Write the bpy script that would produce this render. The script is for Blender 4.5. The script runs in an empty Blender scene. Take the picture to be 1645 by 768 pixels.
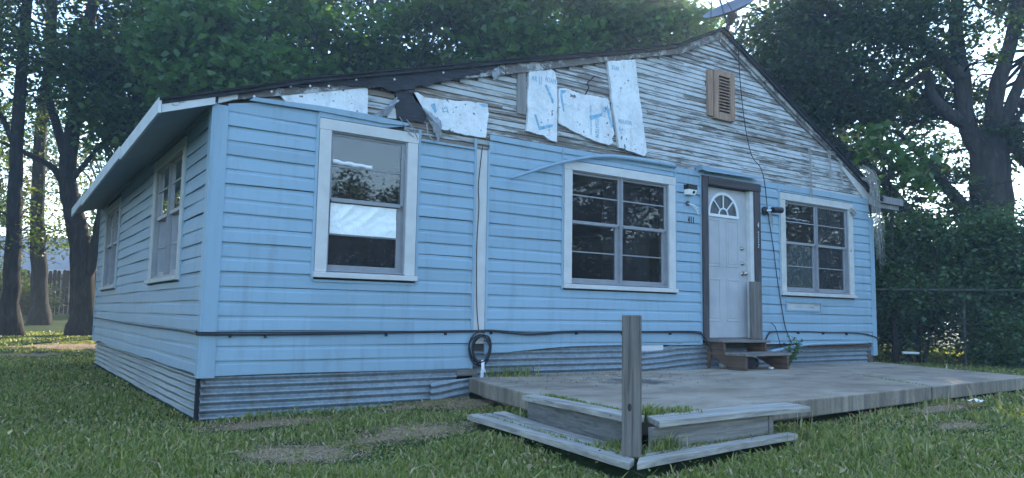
import bpy, math, random
import numpy as np
from mathutils import Vector, Matrix

random.seed(7)
RNG = np.random.default_rng(11)
SC = bpy.context.scene
COL = SC.collection
R = math.radians

# ------------------------------------------------------------------ camera
cam_d = bpy.data.cameras.new('camera')
cam = bpy.data.objects.new('camera', cam_d)
COL.objects.link(cam)
SC.camera = cam
cam_d.sensor_width = 36.0
cam_d.lens = 26.556
cam_d.clip_start = 0.05
cam_d.clip_end = 2000
YAW, PIT, ROL = R(34.22), R(5.74), R(0.91)
f0 = Vector((math.sin(YAW), math.cos(YAW), 0))
r0 = Vector((math.cos(YAW), -math.sin(YAW), 0))
u0 = Vector((0, 0, 1))
fw = f0 * math.cos(PIT) + u0 * math.sin(PIT)
up = u0 * math.cos(PIT) - f0 * math.sin(PIT)
rr = r0 * math.cos(ROL) + up * math.sin(ROL)
uu = up * math.cos(ROL) - r0 * math.sin(ROL)
cam.matrix_world = Matrix(((rr.x, uu.x, -fw.x, -1.5755), (rr.y, uu.y, -fw.y, -6.7457), (rr.z, uu.z, -fw.z, 0.1721), (0, 0, 0, 1)))

# ------------------------------------------------------------------ world and sun
SUN_EL, SUN_AZ = R(22), R(52)          # azimuth clockwise from +Y
world = bpy.data.worlds.new('World')
SC.world = world
world.use_nodes = True
wn = world.node_tree
bg = wn.nodes['Background']
sky = wn.nodes.new('ShaderNodeTexSky')
sky.sky_type = 'NISHITA'
sky.sun_disc = False
sky.sun_elevation = SUN_EL
sky.sun_rotation = SUN_AZ
sky.air_density = 1.2
sky.dust_density = 0.05
sky.ozone_density = 3.0
wn.links.new(sky.outputs[0], bg.inputs['Color'])
bg.inputs['Strength'].default_value = 0.15
sun_d = bpy.data.lights.new('sun', 'SUN')
sun_d.energy = 4.0
sun_d.angle = R(0.5)
sun_d.color = (1.0, 0.86, 0.66)
sun = bpy.data.objects.new('sun', sun_d)
COL.objects.link(sun)
sdir = Vector((math.sin(SUN_AZ) * math.cos(SUN_EL), math.cos(SUN_AZ) * math.cos(SUN_EL), math.sin(SUN_EL)))
sun.rotation_euler = sdir.to_track_quat('Z', 'Y').to_euler()
sun.location = sdir * 60
SC.view_settings.view_transform = 'Standard'
SC.view_settings.look = 'None'
SC.view_settings.gamma = 1.0
SC.view_settings.use_curve_mapping = False
SC.view_settings.exposure = 2.25
SC.cycles.max_bounces = 8
SC.cycles.transparent_max_bounces = 24
SC.cycles.use_denoising = True
SC.cycles.volume_bounces = 0
SC.cycles.sample_clamp_indirect = 4.0


GLARE_HAZE = 0.0033


# ------------------------------------------------------------------ materials
class Mat:
    def __init__(s, name, rough=0.6, spec=0.4, metal=0.0):
        s.m = bpy.data.materials.new(name)
        s.m.use_nodes = True
        s.n = s.m.node_tree.nodes
        s.l = s.m.node_tree.links
        s.b = s.n['Principled BSDF']
        s.b.inputs['Roughness'].default_value = rough
        s.b.inputs['Specular IOR Level'].default_value = spec
        s.b.inputs['Metallic'].default_value = metal
        s.out = s.n['Material Output']

    def coord(s, scale=(1, 1, 1), kind='Object'):
        t = s.n.new('ShaderNodeTexCoord')
        m = s.n.new('ShaderNodeMapping')
        m.inputs['Scale'].default_value = scale
        s.l.new(t.outputs[kind], m.inputs[0])
        return m.outputs[0]

    def objrand(s, vec, amt=20.0):
        i = s.n.new('ShaderNodeObjectInfo')
        a = s.n.new('ShaderNodeVectorMath')
        a.operation = 'MULTIPLY_ADD'
        c = s.n.new('ShaderNodeCombineXYZ')
        for k in range(3):
            s.l.new(i.outputs['Random'], c.inputs[k])
        s.l.new(c.outputs[0], a.inputs[0])
        a.inputs[1].default_value = (amt, amt * 1.7, amt * 0.6)
        s.l.new(vec, a.inputs[2])
        return a.outputs[0]

    def noise(s, vec, scale=5, detail=5, rough=0.6, dist=0.0):
        t = s.n.new('ShaderNodeTexNoise')
        t.inputs['Scale'].default_value = scale
        t.inputs['Detail'].default_value = detail
        t.inputs['Roughness'].default_value = rough
        t.inputs['Distortion'].default_value = dist
        s.l.new(vec, t.inputs['Vector'])
        return t.outputs[0]

    def rnd(s):
        return s.n.new('ShaderNodeObjectInfo').outputs['Random']

    def island(s):
        return s.n.new('ShaderNodeNewGeometry').outputs['Random Per Island']

    def ramp(s, fac, stops, interp='LINEAR'):
        t = s.n.new('ShaderNodeValToRGB')
        t.color_ramp.interpolation = interp
        e = t.color_ramp.elements
        while len(e) < len(stops):
            e.new(0.5)
        for k, (p, c) in enumerate(stops):
            e[k].position = p
            e[k].color = (c, c, c, 1) if not hasattr(c, '__len__') else (*c, 1)
        s.l.new(fac, t.inputs[0])
        return t.outputs[0]

    def mix(s, fac, a, b, mode='MIX'):
        t = s.n.new('ShaderNodeMix')
        t.data_type = 'RGBA'
        t.blend_type = mode
        for v, i in ((fac, 0), (a, 6), (b, 7)):
            if hasattr(v, 'links'):
                s.l.new(v, t.inputs[i])
            elif i == 0:
                t.inputs[0].default_value = v
            else:
                t.inputs[i].default_value = (*v, 1)
        return t.outputs[2]

    def math(s, op, a, b):
        t = s.n.new('ShaderNodeMath')
        t.operation = op
        for k, v in enumerate((a, b)):
            if hasattr(v, 'links'):
                s.l.new(v, t.inputs[k])
            else:
                t.inputs[k].default_value = v
        return t.outputs[0]

    def color(s, c):
        if hasattr(c, 'links'):
            s.l.new(c, s.b.inputs['Base Color'])
        else:
            s.b.inputs['Base Color'].default_value = (*c, 1)
        return s

    def rough(s, v):
        s.l.new(v, s.b.inputs['Roughness'])

    def bump(s, h, strength=0.3, dist=0.01):
        t = s.n.new('ShaderNodeBump')
        t.inputs['Strength'].default_value = strength
        t.inputs['Distance'].default_value = dist
        s.l.new(h, t.inputs['Height'])
        s.l.new(t.outputs[0], s.b.inputs['Normal'])
        return s


M = {}


def flat(name, c, rough=0.6, spec=0.4, metal=0.0, var=0.12, scale=8):
    m = Mat(name, rough, spec, metal)
    n = m.noise(m.coord(), scale, 5)
    m.color(m.mix(m.ramp(n, [(0.3, 0.0), (0.7, 1.0)]), tuple(x * (1 - var) for x in c), tuple(min(1, x * (1 + var)) for x in c)))
    M[name] = m.m
    return m


# light blue vinyl: chalky, dirt and faded blotches, pieces a little different from each other
def mk_vinyl(name, c):
    m = Mat(name, 0.5, 0.35)
    co = m.coord()
    base = m.mix(m.rnd(), tuple(x * 0.92 for x in c), tuple(x * 1.08 for x in c))
    n1 = m.noise(co, 1.3, 6, 0.65)
    base = m.mix(m.ramp(n1, [(0.35, 0.0), (0.75, 0.35)]), base, (c[0] * 1.25, c[1] * 1.12, c[2] * 1.04))
    st = m.noise(m.coord((3.0, 3.0, 0.35)), 2.5, 6, 0.7)
    base = m.mix(m.ramp(st, [(0.50, 0.0), (0.78, 0.42)]), base, (0.15, 0.18, 0.20))
    sp = m.noise(co, 38, 3, 0.5)
    base = m.mix(m.ramp(sp, [(0.70, 0.0), (0.78, 0.35)]), base, (0.2, 0.23, 0.25))
    m.color(base)
    m.rough(m.ramp(n1, [(0.2, 0.42), (0.8, 0.62)]))
    m.bump(m.noise(m.coord((1, 1, 9)), 6, 4), 0.12, 0.01)
    M[name] = m.m


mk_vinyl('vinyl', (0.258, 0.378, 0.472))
mk_vinyl('vinyl_shaded', (0.222, 0.328, 0.425))  # darker copy of the vinyl, with the left wall's shade in its colour


def mk_peel(name, thr, wood=(0.13, 0.105, 0.088), paint=(0.62, 0.62, 0.60), ax=(0.6, 1, 9), rand=True):
    m = Mat(name, 0.8, 0.2)
    co = m.coord(ax)
    if rand:
        co = m.objrand(co)
    grain = m.noise(m.coord((1.2, 3, 45)), 4, 6, 0.7)
    w = m.ramp(grain, [(0.3, tuple(x * 0.55 for x in wood)), (0.55, wood), (0.8, tuple(min(1, x * 1.9) for x in wood))])
    n = m.noise(co, 3.2, 8, 0.72, 0.4)
    if rand:
        n = m.math('ADD', n, m.math('MULTIPLY', m.math('SUBTRACT', m.rnd(), 0.5), 0.15))
    if rand:
        n = m.math('ADD', n, m.math('MULTIPLY', m.math('SUBTRACT', m.noise(m.coord((0.8, 1, 2.2)), 1.3, 4), 0.5), 0.42))
    k = m.ramp(n, [(thr - 0.03, 0.0), (thr + 0.03, 1.0)])
    pn = m.noise(m.coord(), 7, 5)
    pc = m.ramp(pn, [(0.3, tuple(x * 0.8 for x in paint)), (0.7, paint)])
    m.color(m.mix(k, w, pc))
    m.bump(m.math('ADD', k, grain), 0.5, 0.004)
    M[name] = m.m


mk_peel('peeling_clapboard', 0.485, (0.20, 0.175, 0.155), (0.50, 0.52, 0.53))
mk_peel('peeling_clapboard_sound', 0.445, (0.22, 0.205, 0.195), (0.56, 0.58, 0.60))
mk_peel('peeling_clapboard_bare', 0.54, (0.22, 0.18, 0.15), (0.46, 0.46, 0.45))
mk_peel('peeling_rake', 0.52, (0.17, 0.155, 0.15), (0.50, 0.51, 0.52), (2, 2, 3))
mk_peel('peeling_trim', 0.36, (0.20, 0.18, 0.16), (0.66, 0.66, 0.66), (3, 3, 3))


def mk_wood(name, c, axis=2, rough=0.85, dark=0.45):
    m = Mat(name, rough, 0.15)
    sc = [38, 38, 38]
    sc[axis] = 1.6
    co = m.objrand(m.coord(tuple(sc)))
    g = m.noise(co, 1.0, 7, 0.65, 0.6)
    b = m.noise(m.objrand(m.coord()), 3, 4)
    col = m.ramp(g, [(0.28, tuple(x * dark for x in c)), (0.5, c), (0.75, tuple(min(1, x * 1.55) for x in c))])
    col = m.mix(m.ramp(b, [(0.4, 0.0), (0.8, 0.5)]), col, tuple(x * 0.55 for x in c))
    m.color(col)
    m.bump(g, 0.6, 0.004)
    M[name] = m.m


mk_wood('post_wood', (0.17, 0.15, 0.135), 2, 0.85, 0.3)
mk_wood('deck_wood_x', (0.38, 0.35, 0.31), 0)
mk_wood('deck_wood_y', (0.38, 0.35, 0.31), 1)
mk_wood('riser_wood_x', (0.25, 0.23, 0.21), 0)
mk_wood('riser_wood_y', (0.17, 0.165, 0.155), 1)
mk_wood('door_frame_wood', (0.085, 0.075, 0.08), 2)
mk_wood('door_frame_wood_x', (0.085, 0.075, 0.08), 0)
mk_wood('step_brown', (0.13, 0.085, 0.062), 1)
mk_wood('tread_wood', (0.20, 0.18, 0.165), 0)
mk_wood('raw_pine', (0.33, 0.215, 0.155), 2, 0.7, 0.6)
mk_wood('plank_gray', (0.26, 0.25, 0.245), 2)
mk_wood('picket_wood', (0.035, 0.03, 0.028), 2)
flat('casing_paint', (0.56, 0.55, 0.54), 0.55, 0.35, var=0.09, scale=5)
mk_peel('old_casing', 0.30, (0.2, 0.18, 0.16), (0.58, 0.57, 0.55), (3, 3, 3))
flat('sash_metal', (0.26, 0.265, 0.285), 0.45, 0.5, var=0.12)
flat('dark_metal', (0.05, 0.052, 0.06), 0.5, 0.5)
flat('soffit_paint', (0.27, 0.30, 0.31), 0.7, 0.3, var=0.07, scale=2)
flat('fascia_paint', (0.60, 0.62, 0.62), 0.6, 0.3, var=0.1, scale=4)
flat('door_paint', (0.42, 0.425, 0.445), 0.5, 0.4, var=0.10, scale=4)
flat('white_plastic', (0.72, 0.74, 0.77), 0.45, 0.4, var=0.05)
flat('roof_shingle', (0.030, 0.030, 0.034), 0.95, 0.1, var=0.35, scale=30)
m = Mat('tar_paper', 0.8, 0.2)
n = m.noise(m.coord((2, 2, 14)), 4, 7, 0.7, 0.8)
m.color(m.ramp(n, [(0.35, (0.022, 0.025, 0.032)), (0.6, (0.05, 0.055, 0.066)), (0.72, (0.20, 0.20, 0.21))]))
m.bump(n, 0.8, 0.01)
M['tar_paper'] = m.m
flat('gray_fabric', (0.30, 0.32, 0.36), 0.9, 0.1, var=0.3, scale=20)
flat('cable_black', (0.016, 0.018, 0.024), 0.5, 0.4)
flat('dead_vine', (0.36, 0.345, 0.32), 0.95, 0.1, var=0.35, scale=30)
flat('brass', (0.42, 0.38, 0.32), 0.28, 0.5, 0.9)
flat('dish_paint', (0.15, 0.16, 0.19), 0.6, 0.3)
flat('galvanized', (0.085, 0.085, 0.085), 0.6, 0.3, 0.3)
flat('number_black', (0.012, 0.012, 0.016), 0.5, 0.4)
flat('litter_white', (0.8, 0.8, 0.8), 0.7, 0.2)
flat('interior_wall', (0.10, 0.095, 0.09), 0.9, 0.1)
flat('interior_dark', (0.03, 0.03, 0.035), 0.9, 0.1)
flat('curtain_gray', (0.34, 0.34, 0.36), 0.9, 0.1, var=0.2)
flat('curtain_dark', (0.045, 0.045, 0.055), 0.9, 0.1, var=0.2)
flat('blue_ink', (0.22, 0.42, 0.57), 0.6, 0.3, var=0.3, scale=25)
flat('stone', (0.30, 0.28, 0.26), 0.9, 0.2)
flat('neighbour_wall', (0.22, 0.17, 0.13), 0.9, 0.2)
flat('neighbour_roof', (0.24, 0.25, 0.27), 0.8, 0.2)
flat('block_dark', (0.14, 0.115, 0.10), 0.95, 0.1, var=0.3, scale=10)

# foam insulation board: foil-white, dented, grubby
m = Mat('foam_board', 0.42, 0.45)
co = m.objrand(m.coord())
n = m.noise(co, 3.5, 6)
c = m.ramp(n, [(0.3, (0.58, 0.61, 0.65)), (0.6, (0.76, 0.78, 0.80))])
sp = m.noise(co, 17, 2, 0.5)
c = m.mix(m.ramp(sp, [(0.67, 0.0), (0.70, 1.0)]), c, (0.09, 0.09, 0.10))
sp2 = m.noise(m.objrand(m.coord((1, 1, 0.35))), 9, 6, 0.75)
c = m.mix(m.ramp(sp2, [(0.52, 0.0), (0.72, 0.6)]), c, (0.36, 0.34, 0.32))
sp3 = m.noise(co, 34, 2, 0.5)
c = m.mix(m.ramp(sp3, [(0.69, 0.0), (0.73, 0.8)]), c, (0.16, 0.15, 0.15))
m.color(c).bump(m.noise(co, 11, 6, 0.65), 0.9, 0.02)
M['foam_board'] = m.m

# galvanized corrugated skirting
m = Mat('corrugated_metal', 0.42, 0.5, 0.35)
co = m.coord()
n = m.noise(co, 24, 5, 0.7)
c = m.ramp(n, [(0.3, (0.16, 0.195, 0.225)), (0.7, (0.31, 0.355, 0.39))])
st = m.noise(m.coord((2.5, 2.5, 0.5)), 2, 5, 0.7)
c = m.mix(m.ramp(st, [(0.55, 0.0), (0.74, 0.65)]), c, (0.17, 0.125, 0.09))
lo = m.noise(m.coord((2, 2, 5)), 1.6, 5, 0.7)
c = m.mix(m.ramp(lo, [(0.58, 0.0), (0.72, 0.45)]), c, (0.10, 0.12, 0.13))
m.color(c)
m.rough(m.ramp(n, [(0.3, 0.32), (0.7, 0.55)]))
M['corrugated_metal'] = m.m

# concrete with stains
m = Mat('concrete', 0.9, 0.2)
co = m.coord()
n = m.noise(co, 1.1, 7, 0.62)
c = m.ramp(n, [(0.3, (0.23, 0.175, 0.125)), (0.5, (0.375, 0.30, 0.225)), (0.72, (0.50, 0.415, 0.33))])
f = m.noise(co, 55, 4, 0.7)
c = m.mix(m.ramp(f, [(0.35, 0.35), (0.6, 0.0)]), c, (0.13, 0.12, 0.115))
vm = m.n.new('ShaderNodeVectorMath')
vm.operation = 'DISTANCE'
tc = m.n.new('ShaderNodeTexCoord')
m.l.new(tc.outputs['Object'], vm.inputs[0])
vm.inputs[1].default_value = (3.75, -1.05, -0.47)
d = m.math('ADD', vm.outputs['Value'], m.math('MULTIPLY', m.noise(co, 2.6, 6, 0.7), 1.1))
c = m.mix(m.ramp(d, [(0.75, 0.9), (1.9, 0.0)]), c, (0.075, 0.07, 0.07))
b = m.noise(m.coord((1.3, 3.2, 1)), 1.5, 7, 0.7)
c = m.mix(m.ramp(b, [(0.50, 0.0), (0.66, 0.7)]), c, (0.15, 0.125, 0.11))
sv = m.noise(m.coord((5, 5, 0.25)), 2.2, 5, 0.7)
gn = m.n.new('ShaderNodeNewGeometry')
sx = m.n.new('ShaderNodeSeparateXYZ')
m.l.new(gn.outputs['Normal'], sx.inputs[0])
side = m.ramp(sx.outputs[2], [(0.3, 1.0), (0.7, 0.0)])
c = m.mix(m.math('MULTIPLY', side, m.ramp(sv, [(0.35, 0.75), (0.6, 0.15)])), c, (0.10, 0.095, 0.09))
c = m.mix(m.math('MULTIPLY', side, m.ramp(sv, [(0.68, 0.0), (0.72, 0.6)])), c, (0.55, 0.55, 0.55))
m.color(c).bump(f, 0.35, 0.004)
M['concrete'] = m.m

# soil / lawn floor
m = Mat('lawn_soil', 0.95, 0.1)
co = m.coord()
n1 = m.noise(co, 0.55, 6, 0.6)
n2 = m.noise(co, 9, 6, 0.7)
n3 = m.noise(co, 60, 4, 0.7)
g = m.ramp(n2, [(0.3, (0.022, 0.040, 0.013)), (0.7, (0.055, 0.085, 0.025))])
s_ = m.ramp(n3, [(0.25, (0.16, 0.105, 0.07)), (0.7, (0.44, 0.32, 0.23))])
BARE = [(0.15, -1.66, 0.36, 0.30), (1.12, -1.42, 0.40, 0.26), (0.42, -0.36, 0.48, 0.18), (6.0, -2.98, 0.55, 0.10),
        (2.25, -0.40, 0.35, 0.30), (1.75, -0.2, 0.3, 0.12), (5.2, -3.5, 0.3, 0.12), (-1.2, 10.6, 0.9, 0.5), (0.2, 13.0, 1.8, 1.0)]
tot = None
for (bx_, by_, rx_, ry_) in BARE:
    mp = m.n.new('ShaderNodeMapping')
    tc = m.n.new('ShaderNodeTexCoord')
    mp.inputs['Location'].default_value = (-bx_ / rx_, -by_ / ry_, 0)
    mp.inputs['Scale'].default_value = (1 / rx_, 1 / ry_, 0)
    m.l.new(tc.outputs['Object'], mp.inputs[0])
    ln = m.n.new('ShaderNodeVectorMath')
    ln.operation = 'LENGTH'
    m.l.new(mp.outputs[0], ln.inputs[0])
    v = m.math('ADD', ln.outputs['Value'], m.math('MULTIPLY', m.math('SUBTRACT', m.noise(co, 3.2, 7, 0.7), 0.5), 2.4))
    k = m.ramp(v, [(0.75, 1.0), (1.35, 0.0)])
    tot = k if tot is None else m.math('MAXIMUM', tot, k)
k2 = m.math('MAXIMUM', tot, m.ramp(n1, [(0.62, 0.0), (0.74, 0.45)]))
m.color(m.mix(k2, g, s_)).bump(n3, 0.8, 0.02)
M['lawn_soil'] = m.m


def mk_leaf(name, c1, c2, c3, transl=0.35):
    m = Mat(name, 0.5, 0.35)
    i = m.island()
    col = m.ramp(i, [(0.0, c1), (0.55, c2), (1.0, c3)])
    m.color(col)
    tr = m.n.new('ShaderNodeBsdfTranslucent')
    m.l.new(m.mix(1.0, col, (1.5, 1.6, 0.6), 'MULTIPLY'), tr.inputs['Color'])
    mx = m.n.new('ShaderNodeMixShader')
    mx.inputs[0].default_value = transl
    m.l.new(m.b.outputs[0], mx.inputs[1])
    m.l.new(tr.outputs[0], mx.inputs[2])
    m.l.new(mx.outputs[0], m.out.inputs['Surface'])
    M[name] = m.m


mk_leaf('leaf_oak', (0.030, 0.056, 0.026), (0.046, 0.080, 0.034), (0.070, 0.105, 0.042), 0.4)
mk_leaf('leaf_left', (0.038, 0.066, 0.022), (0.065, 0.100, 0.030), (0.13, 0.14, 0.04), 0.5)  # lighter and yellower, some backlight is put into the leaf colour
mk_leaf('leaf_broad', (0.050, 0.105, 0.036), (0.080, 0.150, 0.048), (0.12, 0.19, 0.058), 0.45)
mk_leaf('leaf_dark', (0.022, 0.045, 0.022), (0.034, 0.064, 0.030), (0.050, 0.085, 0.036), 0.25)
mk_leaf('leaf_shrub', (0.042, 0.080, 0.036), (0.070, 0.125, 0.052), (0.12, 0.18, 0.072), 0.35)
mk_leaf('leaf_backlit', (0.16, 0.14, 0.02), (0.24, 0.20, 0.03), (0.32, 0.26, 0.04), 0.5)  # yellow of sun shining through the leaves is put into their colour
mk_leaf('grass_green', (0.115, 0.150, 0.038), (0.185, 0.220, 0.062), (0.37, 0.33, 0.155), 0.35)
mk_leaf('grass_dry', (0.26, 0.18, 0.095), (0.40, 0.29, 0.165), (0.52, 0.41, 0.25), 0.15)

m = Mat('bark', 0.95, 0.1)
co = m.coord((6, 6, 1.2))
n = m.noise(co, 2.2, 7, 0.7, 0.6)
m.color(m.ramp(n, [(0.3, (0.020, 0.019, 0.018)), (0.55, (0.060, 0.054, 0.050)), (0.75, (0.12, 0.108, 0.098))]))
m.bump(n, 0.9, 0.06)
M['bark'] = m.m


def mk_glass(name, tint, ior, film=0.0):
    m = Mat(name)
    m.n.remove(m.b)
    tr = m.n.new('ShaderNodeBsdfTransparent')
    tr.inputs[0].default_value = (*tint, 1)
    gl = m.n.new('ShaderNodeBsdfGlossy')
    gl.inputs['Roughness'].default_value = 0.012
    gl.inputs['Color'].default_value = (0.95, 0.97, 1.0, 1)
    fr = m.n.new('ShaderNodeFresnel')
    fr.inputs['IOR'].default_value = ior
    bp = m.n.new('ShaderNodeBump')
    bp.inputs['Strength'].default_value = 0.02
    bp.inputs['Distance'].default_value = 0.01
    m.l.new(m.noise(m.coord(), 1.8, 2), bp.inputs['Height'])
    m.l.new(bp.outputs[0], gl.inputs['Normal'])
    mx = m.n.new('ShaderNodeMixShader')
    m.l.new(fr.outputs[0], mx.inputs[0])
    m.l.new(tr.outputs[0], mx.inputs[1])
    m.l.new(gl.outputs[0], mx.inputs[2])
    if film > 0:
        df = m.n.new('ShaderNodeBsdfDiffuse')
        df.inputs[0].default_value = (0.3, 0.33, 0.37, 1)
        mf = m.n.new('ShaderNodeMixShader')
        nn = m.noise(m.coord(), 4, 6, 0.7)
        m.l.new(m.ramp(nn, [(0.3, film * 0.5), (0.75, film * 1.6)]), mf.inputs[0])
        m.l.new(mx.outputs[0], mf.inputs[1])
        m.l.new(df.outputs[0], mf.inputs[2])
        m.l.new(mf.outputs[0], m.out.inputs[0])
    else:
        m.l.new(mx.outputs[0], m.out.inputs[0])
    M[name] = m.m


mk_glass('glass', (0.92, 0.94, 0.95), 1.75, 0.02)
mk_glass('glass_dusty', (0.95, 0.96, 0.97), 2.0, 0.015)

m = Mat('foil_sheet', 0.34, 0.6)
c = m.ramp(m.noise(m.coord(), 5, 5), [(0.3, (0.84, 0.87, 0.86)), (0.7, (0.93, 0.94, 0.94))])
m.color(c).bump(m.noise(m.coord((1, 1, 1)), 9, 6, 0.6, 1.5), 0.5, 0.03)
M['foil_sheet'] = m.m
m = Mat('plastic_film', 0.28, 0.8)
c = m.ramp(m.noise(m.coord((2, 2, 1)), 6, 6, 0.7, 2.0), [(0.35, (0.06, 0.08, 0.085)), (0.55, (0.22, 0.26, 0.27)), (0.72, (0.65, 0.70, 0.72))])
m.color(c).bump(m.noise(m.coord((2, 2, 1)), 7, 5, 0.6, 2.0), 0.8, 0.04)
M['plastic_film'] = m.m
m = Mat('plastic_film_dark', 0.35, 0.6)
c = m.ramp(m.noise(m.coord((2, 2, 1)), 4, 6, 0.7, 2.0), [(0.35, (0.04, 0.048, 0.055)), (0.7, (0.085, 0.095, 0.105))])
m.color(c).bump(m.noise(m.coord((2, 2, 1)), 5, 5, 0.6, 2.0), 0.6, 0.03)
M['plastic_film_dark'] = m.m


# ------------------------------------------------------------------ object helpers
def link(o, parent=None):
    COL.objects.link(o)
    if parent is not None:
        o.parent = parent
    return o


def tag(o, label=None, cat=None, group=None, kind=None):
    if label:
        o['label'] = label
    if cat:
        o['category'] = cat
    if group:
        o['group'] = group
    if kind:
        o['kind'] = kind
    return o


def empty(name, label=None, cat=None, group=None, loc=(0, 0, 0)):
    o = bpy.data.objects.new(name, None)
    o.empty_display_size = 0.2
    o.location = loc
    link(o)
    return tag(o, label, cat, group)


class MB:
    def __init__(s):
        s.v, s.f = [], []

    def add(s, vs, fs):
        b = len(s.v)
        s.v += [tuple(v) for v in vs]
        s.f += [tuple(i + b for i in f) for f in fs]
        return s

    def box(s, x0, x1, y0, y1, z0, z1):
        vs = [(x, y, z) for x in (x0, x1) for y in (y0, y1) for z in (z0, z1)]
        return s.add(vs, [(0, 1, 3, 2), (4, 6, 7, 5), (0, 4, 5, 1), (2, 3, 7, 6), (0, 2, 6, 4), (1, 5, 7, 3)])

    def mbox(s, W, s0, s1, o0, o1, z0, z1):
        vs = [W(a, o, z) for a in (s0, s1) for o in (o0, o1) for z in (z0, z1)]
        return s.add(vs, [(0, 1, 3, 2), (4, 6, 7, 5), (0, 4, 5, 1), (2, 3, 7, 6), (0, 2, 6, 4), (1, 5, 7, 3)])

    def prism(s, W, poly, o0, o1):
        n = len(poly)
        vs = [W(a, o1, z) for a, z in poly] + [W(a, o0, z) for a, z in poly]
        fs = [tuple(range(n)), tuple(range(2 * n - 1, n - 1, -1))]
        for i in range(n):
            j = (i + 1) % n
            fs.append((i, i + n, j + n, j))
        return s.add(vs, fs)

    def hexa(s, p):
        return s.add(p, [(0, 1, 2, 3), (7, 6, 5, 4), (0, 4, 5, 1), (1, 5, 6, 2), (2, 6, 7, 3), (3, 7, 4, 0)])

    def tube(s, path, rad, n=6, cap=True):
        P = [Vector(p) for p in path]
        rad = rad if hasattr(rad, '__len__') else [rad] * len(P)
        ref = Vector((0.31, 0.17, 0.93))
        rings = []
        for i, p in enumerate(P):
            t = (P[min(i + 1, len(P) - 1)] - P[max(i - 1, 0)])
            t = t.normalized() if t.length > 1e-9 else Vector((0, 0, 1))
            a = t.cross(ref)
            if a.length < 1e-3:
                a = t.cross(Vector((1, 0, 0)))
            a.normalize()
            b = t.cross(a)
            rings.append([p + (a * math.cos(k * 2 * math.pi / n) + b * math.sin(k * 2 * math.pi / n)) * rad[i] for k in range(n)])
        vs = [q for r_ in rings for q in r_]
        fs = []
        for i in range(len(P) - 1):
            for k in range(n):
                k2 = (k + 1) % n
                fs.append((i * n + k, i * n + k2, (i + 1) * n + k2, (i + 1) * n + k))
        if cap:
            fs.append(tuple(range(n - 1, -1, -1)))
            fs.append(tuple((len(P) - 1) * n + k for k in range(n)))
        return s.add(vs, fs)

    def lathe(s, prof, n=16, mat=None):
        vs, fs = [], []
        for r_, z in prof:
            for k in range(n):
                a = k * 2 * math.pi / n
                v = Vector((r_ * math.cos(a), r_ * math.sin(a), z))
                vs.append(mat @ v if mat else v)
        for i in range(len(prof) - 1):
            for k in range(n):
                k2 = (k + 1) % n
                fs.append((i * n + k, i * n + k2, (i + 1) * n + k2, (i + 1) * n + k))
        fs.append(tuple(range(n - 1, -1, -1)))
        fs.append(tuple((len(prof) - 1) * n + k for k in range(n)))
        return s.add(vs, fs)

    def build(s, name, mat, parent=None, smooth=False, bevel=0.0):
        me = bpy.data.meshes.new(name)
        me.from_pydata(s.v, [], s.f)
        me.materials.append(M[mat])
        if smooth:
            me.polygons.foreach_set('use_smooth', [True] * len(me.polygons))
        me.update()
        o = link(bpy.data.objects.new(name, me), parent)
        if bevel > 0:
            b = o.modifiers.new('bevel', 'BEVEL')
            b.width = bevel
            b.segments = 2
            b.limit_method = 'ANGLE'
        return o


def fast_mesh(name, verts, faces, mat, parent=None, smooth=False):
    """verts (N,3), faces (M,k) arrays"""
    me = bpy.data.meshes.new(name)
    k = faces.shape[1]
    me.vertices.add(len(verts))
    me.vertices.foreach_set('co', verts.astype(np.float32).ravel())
    me.loops.add(faces.size)
    me.loops.foreach_set('vertex_index', faces.astype(np.int32).ravel())
    me.polygons.add(len(faces))
    me.polygons.foreach_set('loop_start', np.arange(0, faces.size, k, dtype=np.int32))
    me.polygons.foreach_set('loop_total', np.full(len(faces), k, dtype=np.int32))
    if smooth:
        me.polygons.foreach_set('use_smooth', np.ones(len(faces), dtype=bool))
    me.materials.append(M[mat])
    me.update(calc_edges=True)
    return link(bpy.data.objects.new(name, me), parent)


def spline(pts, n=6):
    """Catmull-Rom through points"""
    P = [Vector(p) for p in pts]
    P = [P[0] * 2 - P[1]] + P + [P[-1] * 2 - P[-2]]
    out = []
    for i in range(1, len(P) - 2):
        for k in range(n):
            t = k / n
            a, b, c, d = P[i - 1], P[i], P[i + 1], P[i + 2]
            out.append(0.5 * ((2 * b) + (c - a) * t + (2 * a - 5 * b + 4 * c - d) * t * t + (3 * b - a - 3 * c + d) * t ** 3))
    out.append(P[-2])
    return out


FW = lambda a, o, z: (a, -o, z)               # front wall: s = x, outwards = -y
LW = lambda a, o, z: (-0.12 - o, a, z)        # left wall: s = y, outwards = -x


def sstep(a, b, x):
    t = np.clip((x - a) / (b - a), 0, 1)
    return t * t * (3 - 2 * t)


def ground_z(x, y):
    x = np.asarray(x, float)
    y = np.asarray(y, float)
    z = -0.765 + 0.11 * sstep(0.3, 3.2, x) * sstep(-4.2, -2.0, y) + 0.04 * sstep(0.3, 6, x) + 0.32 * sstep(7, 26, y) * sstep(12, 2, x)
    z = z + 0.38 * sstep(18.5, 26, y) * sstep(12, 2, x)
    z = z + 0.012 * np.sin(1.7 * x + 0.6) * np.cos(1.3 * y) + 0.008 * np.sin(4.1 * x + 2 * y)
    return z


# ------------------------------------------------------------------ ground
def axis(lo, hi, a, b, step):
    fine = np.arange(a, b + 1e-6, step)
    far1 = -np.geomspace(1, 1 + (a - lo), 14)[::-1] + a + 1
    far2 = np.geomspace(1, 1 + (hi - b), 14) + b - 1
    return np.unique(np.round(np.concatenate([far1, fine, far2]), 4))


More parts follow.
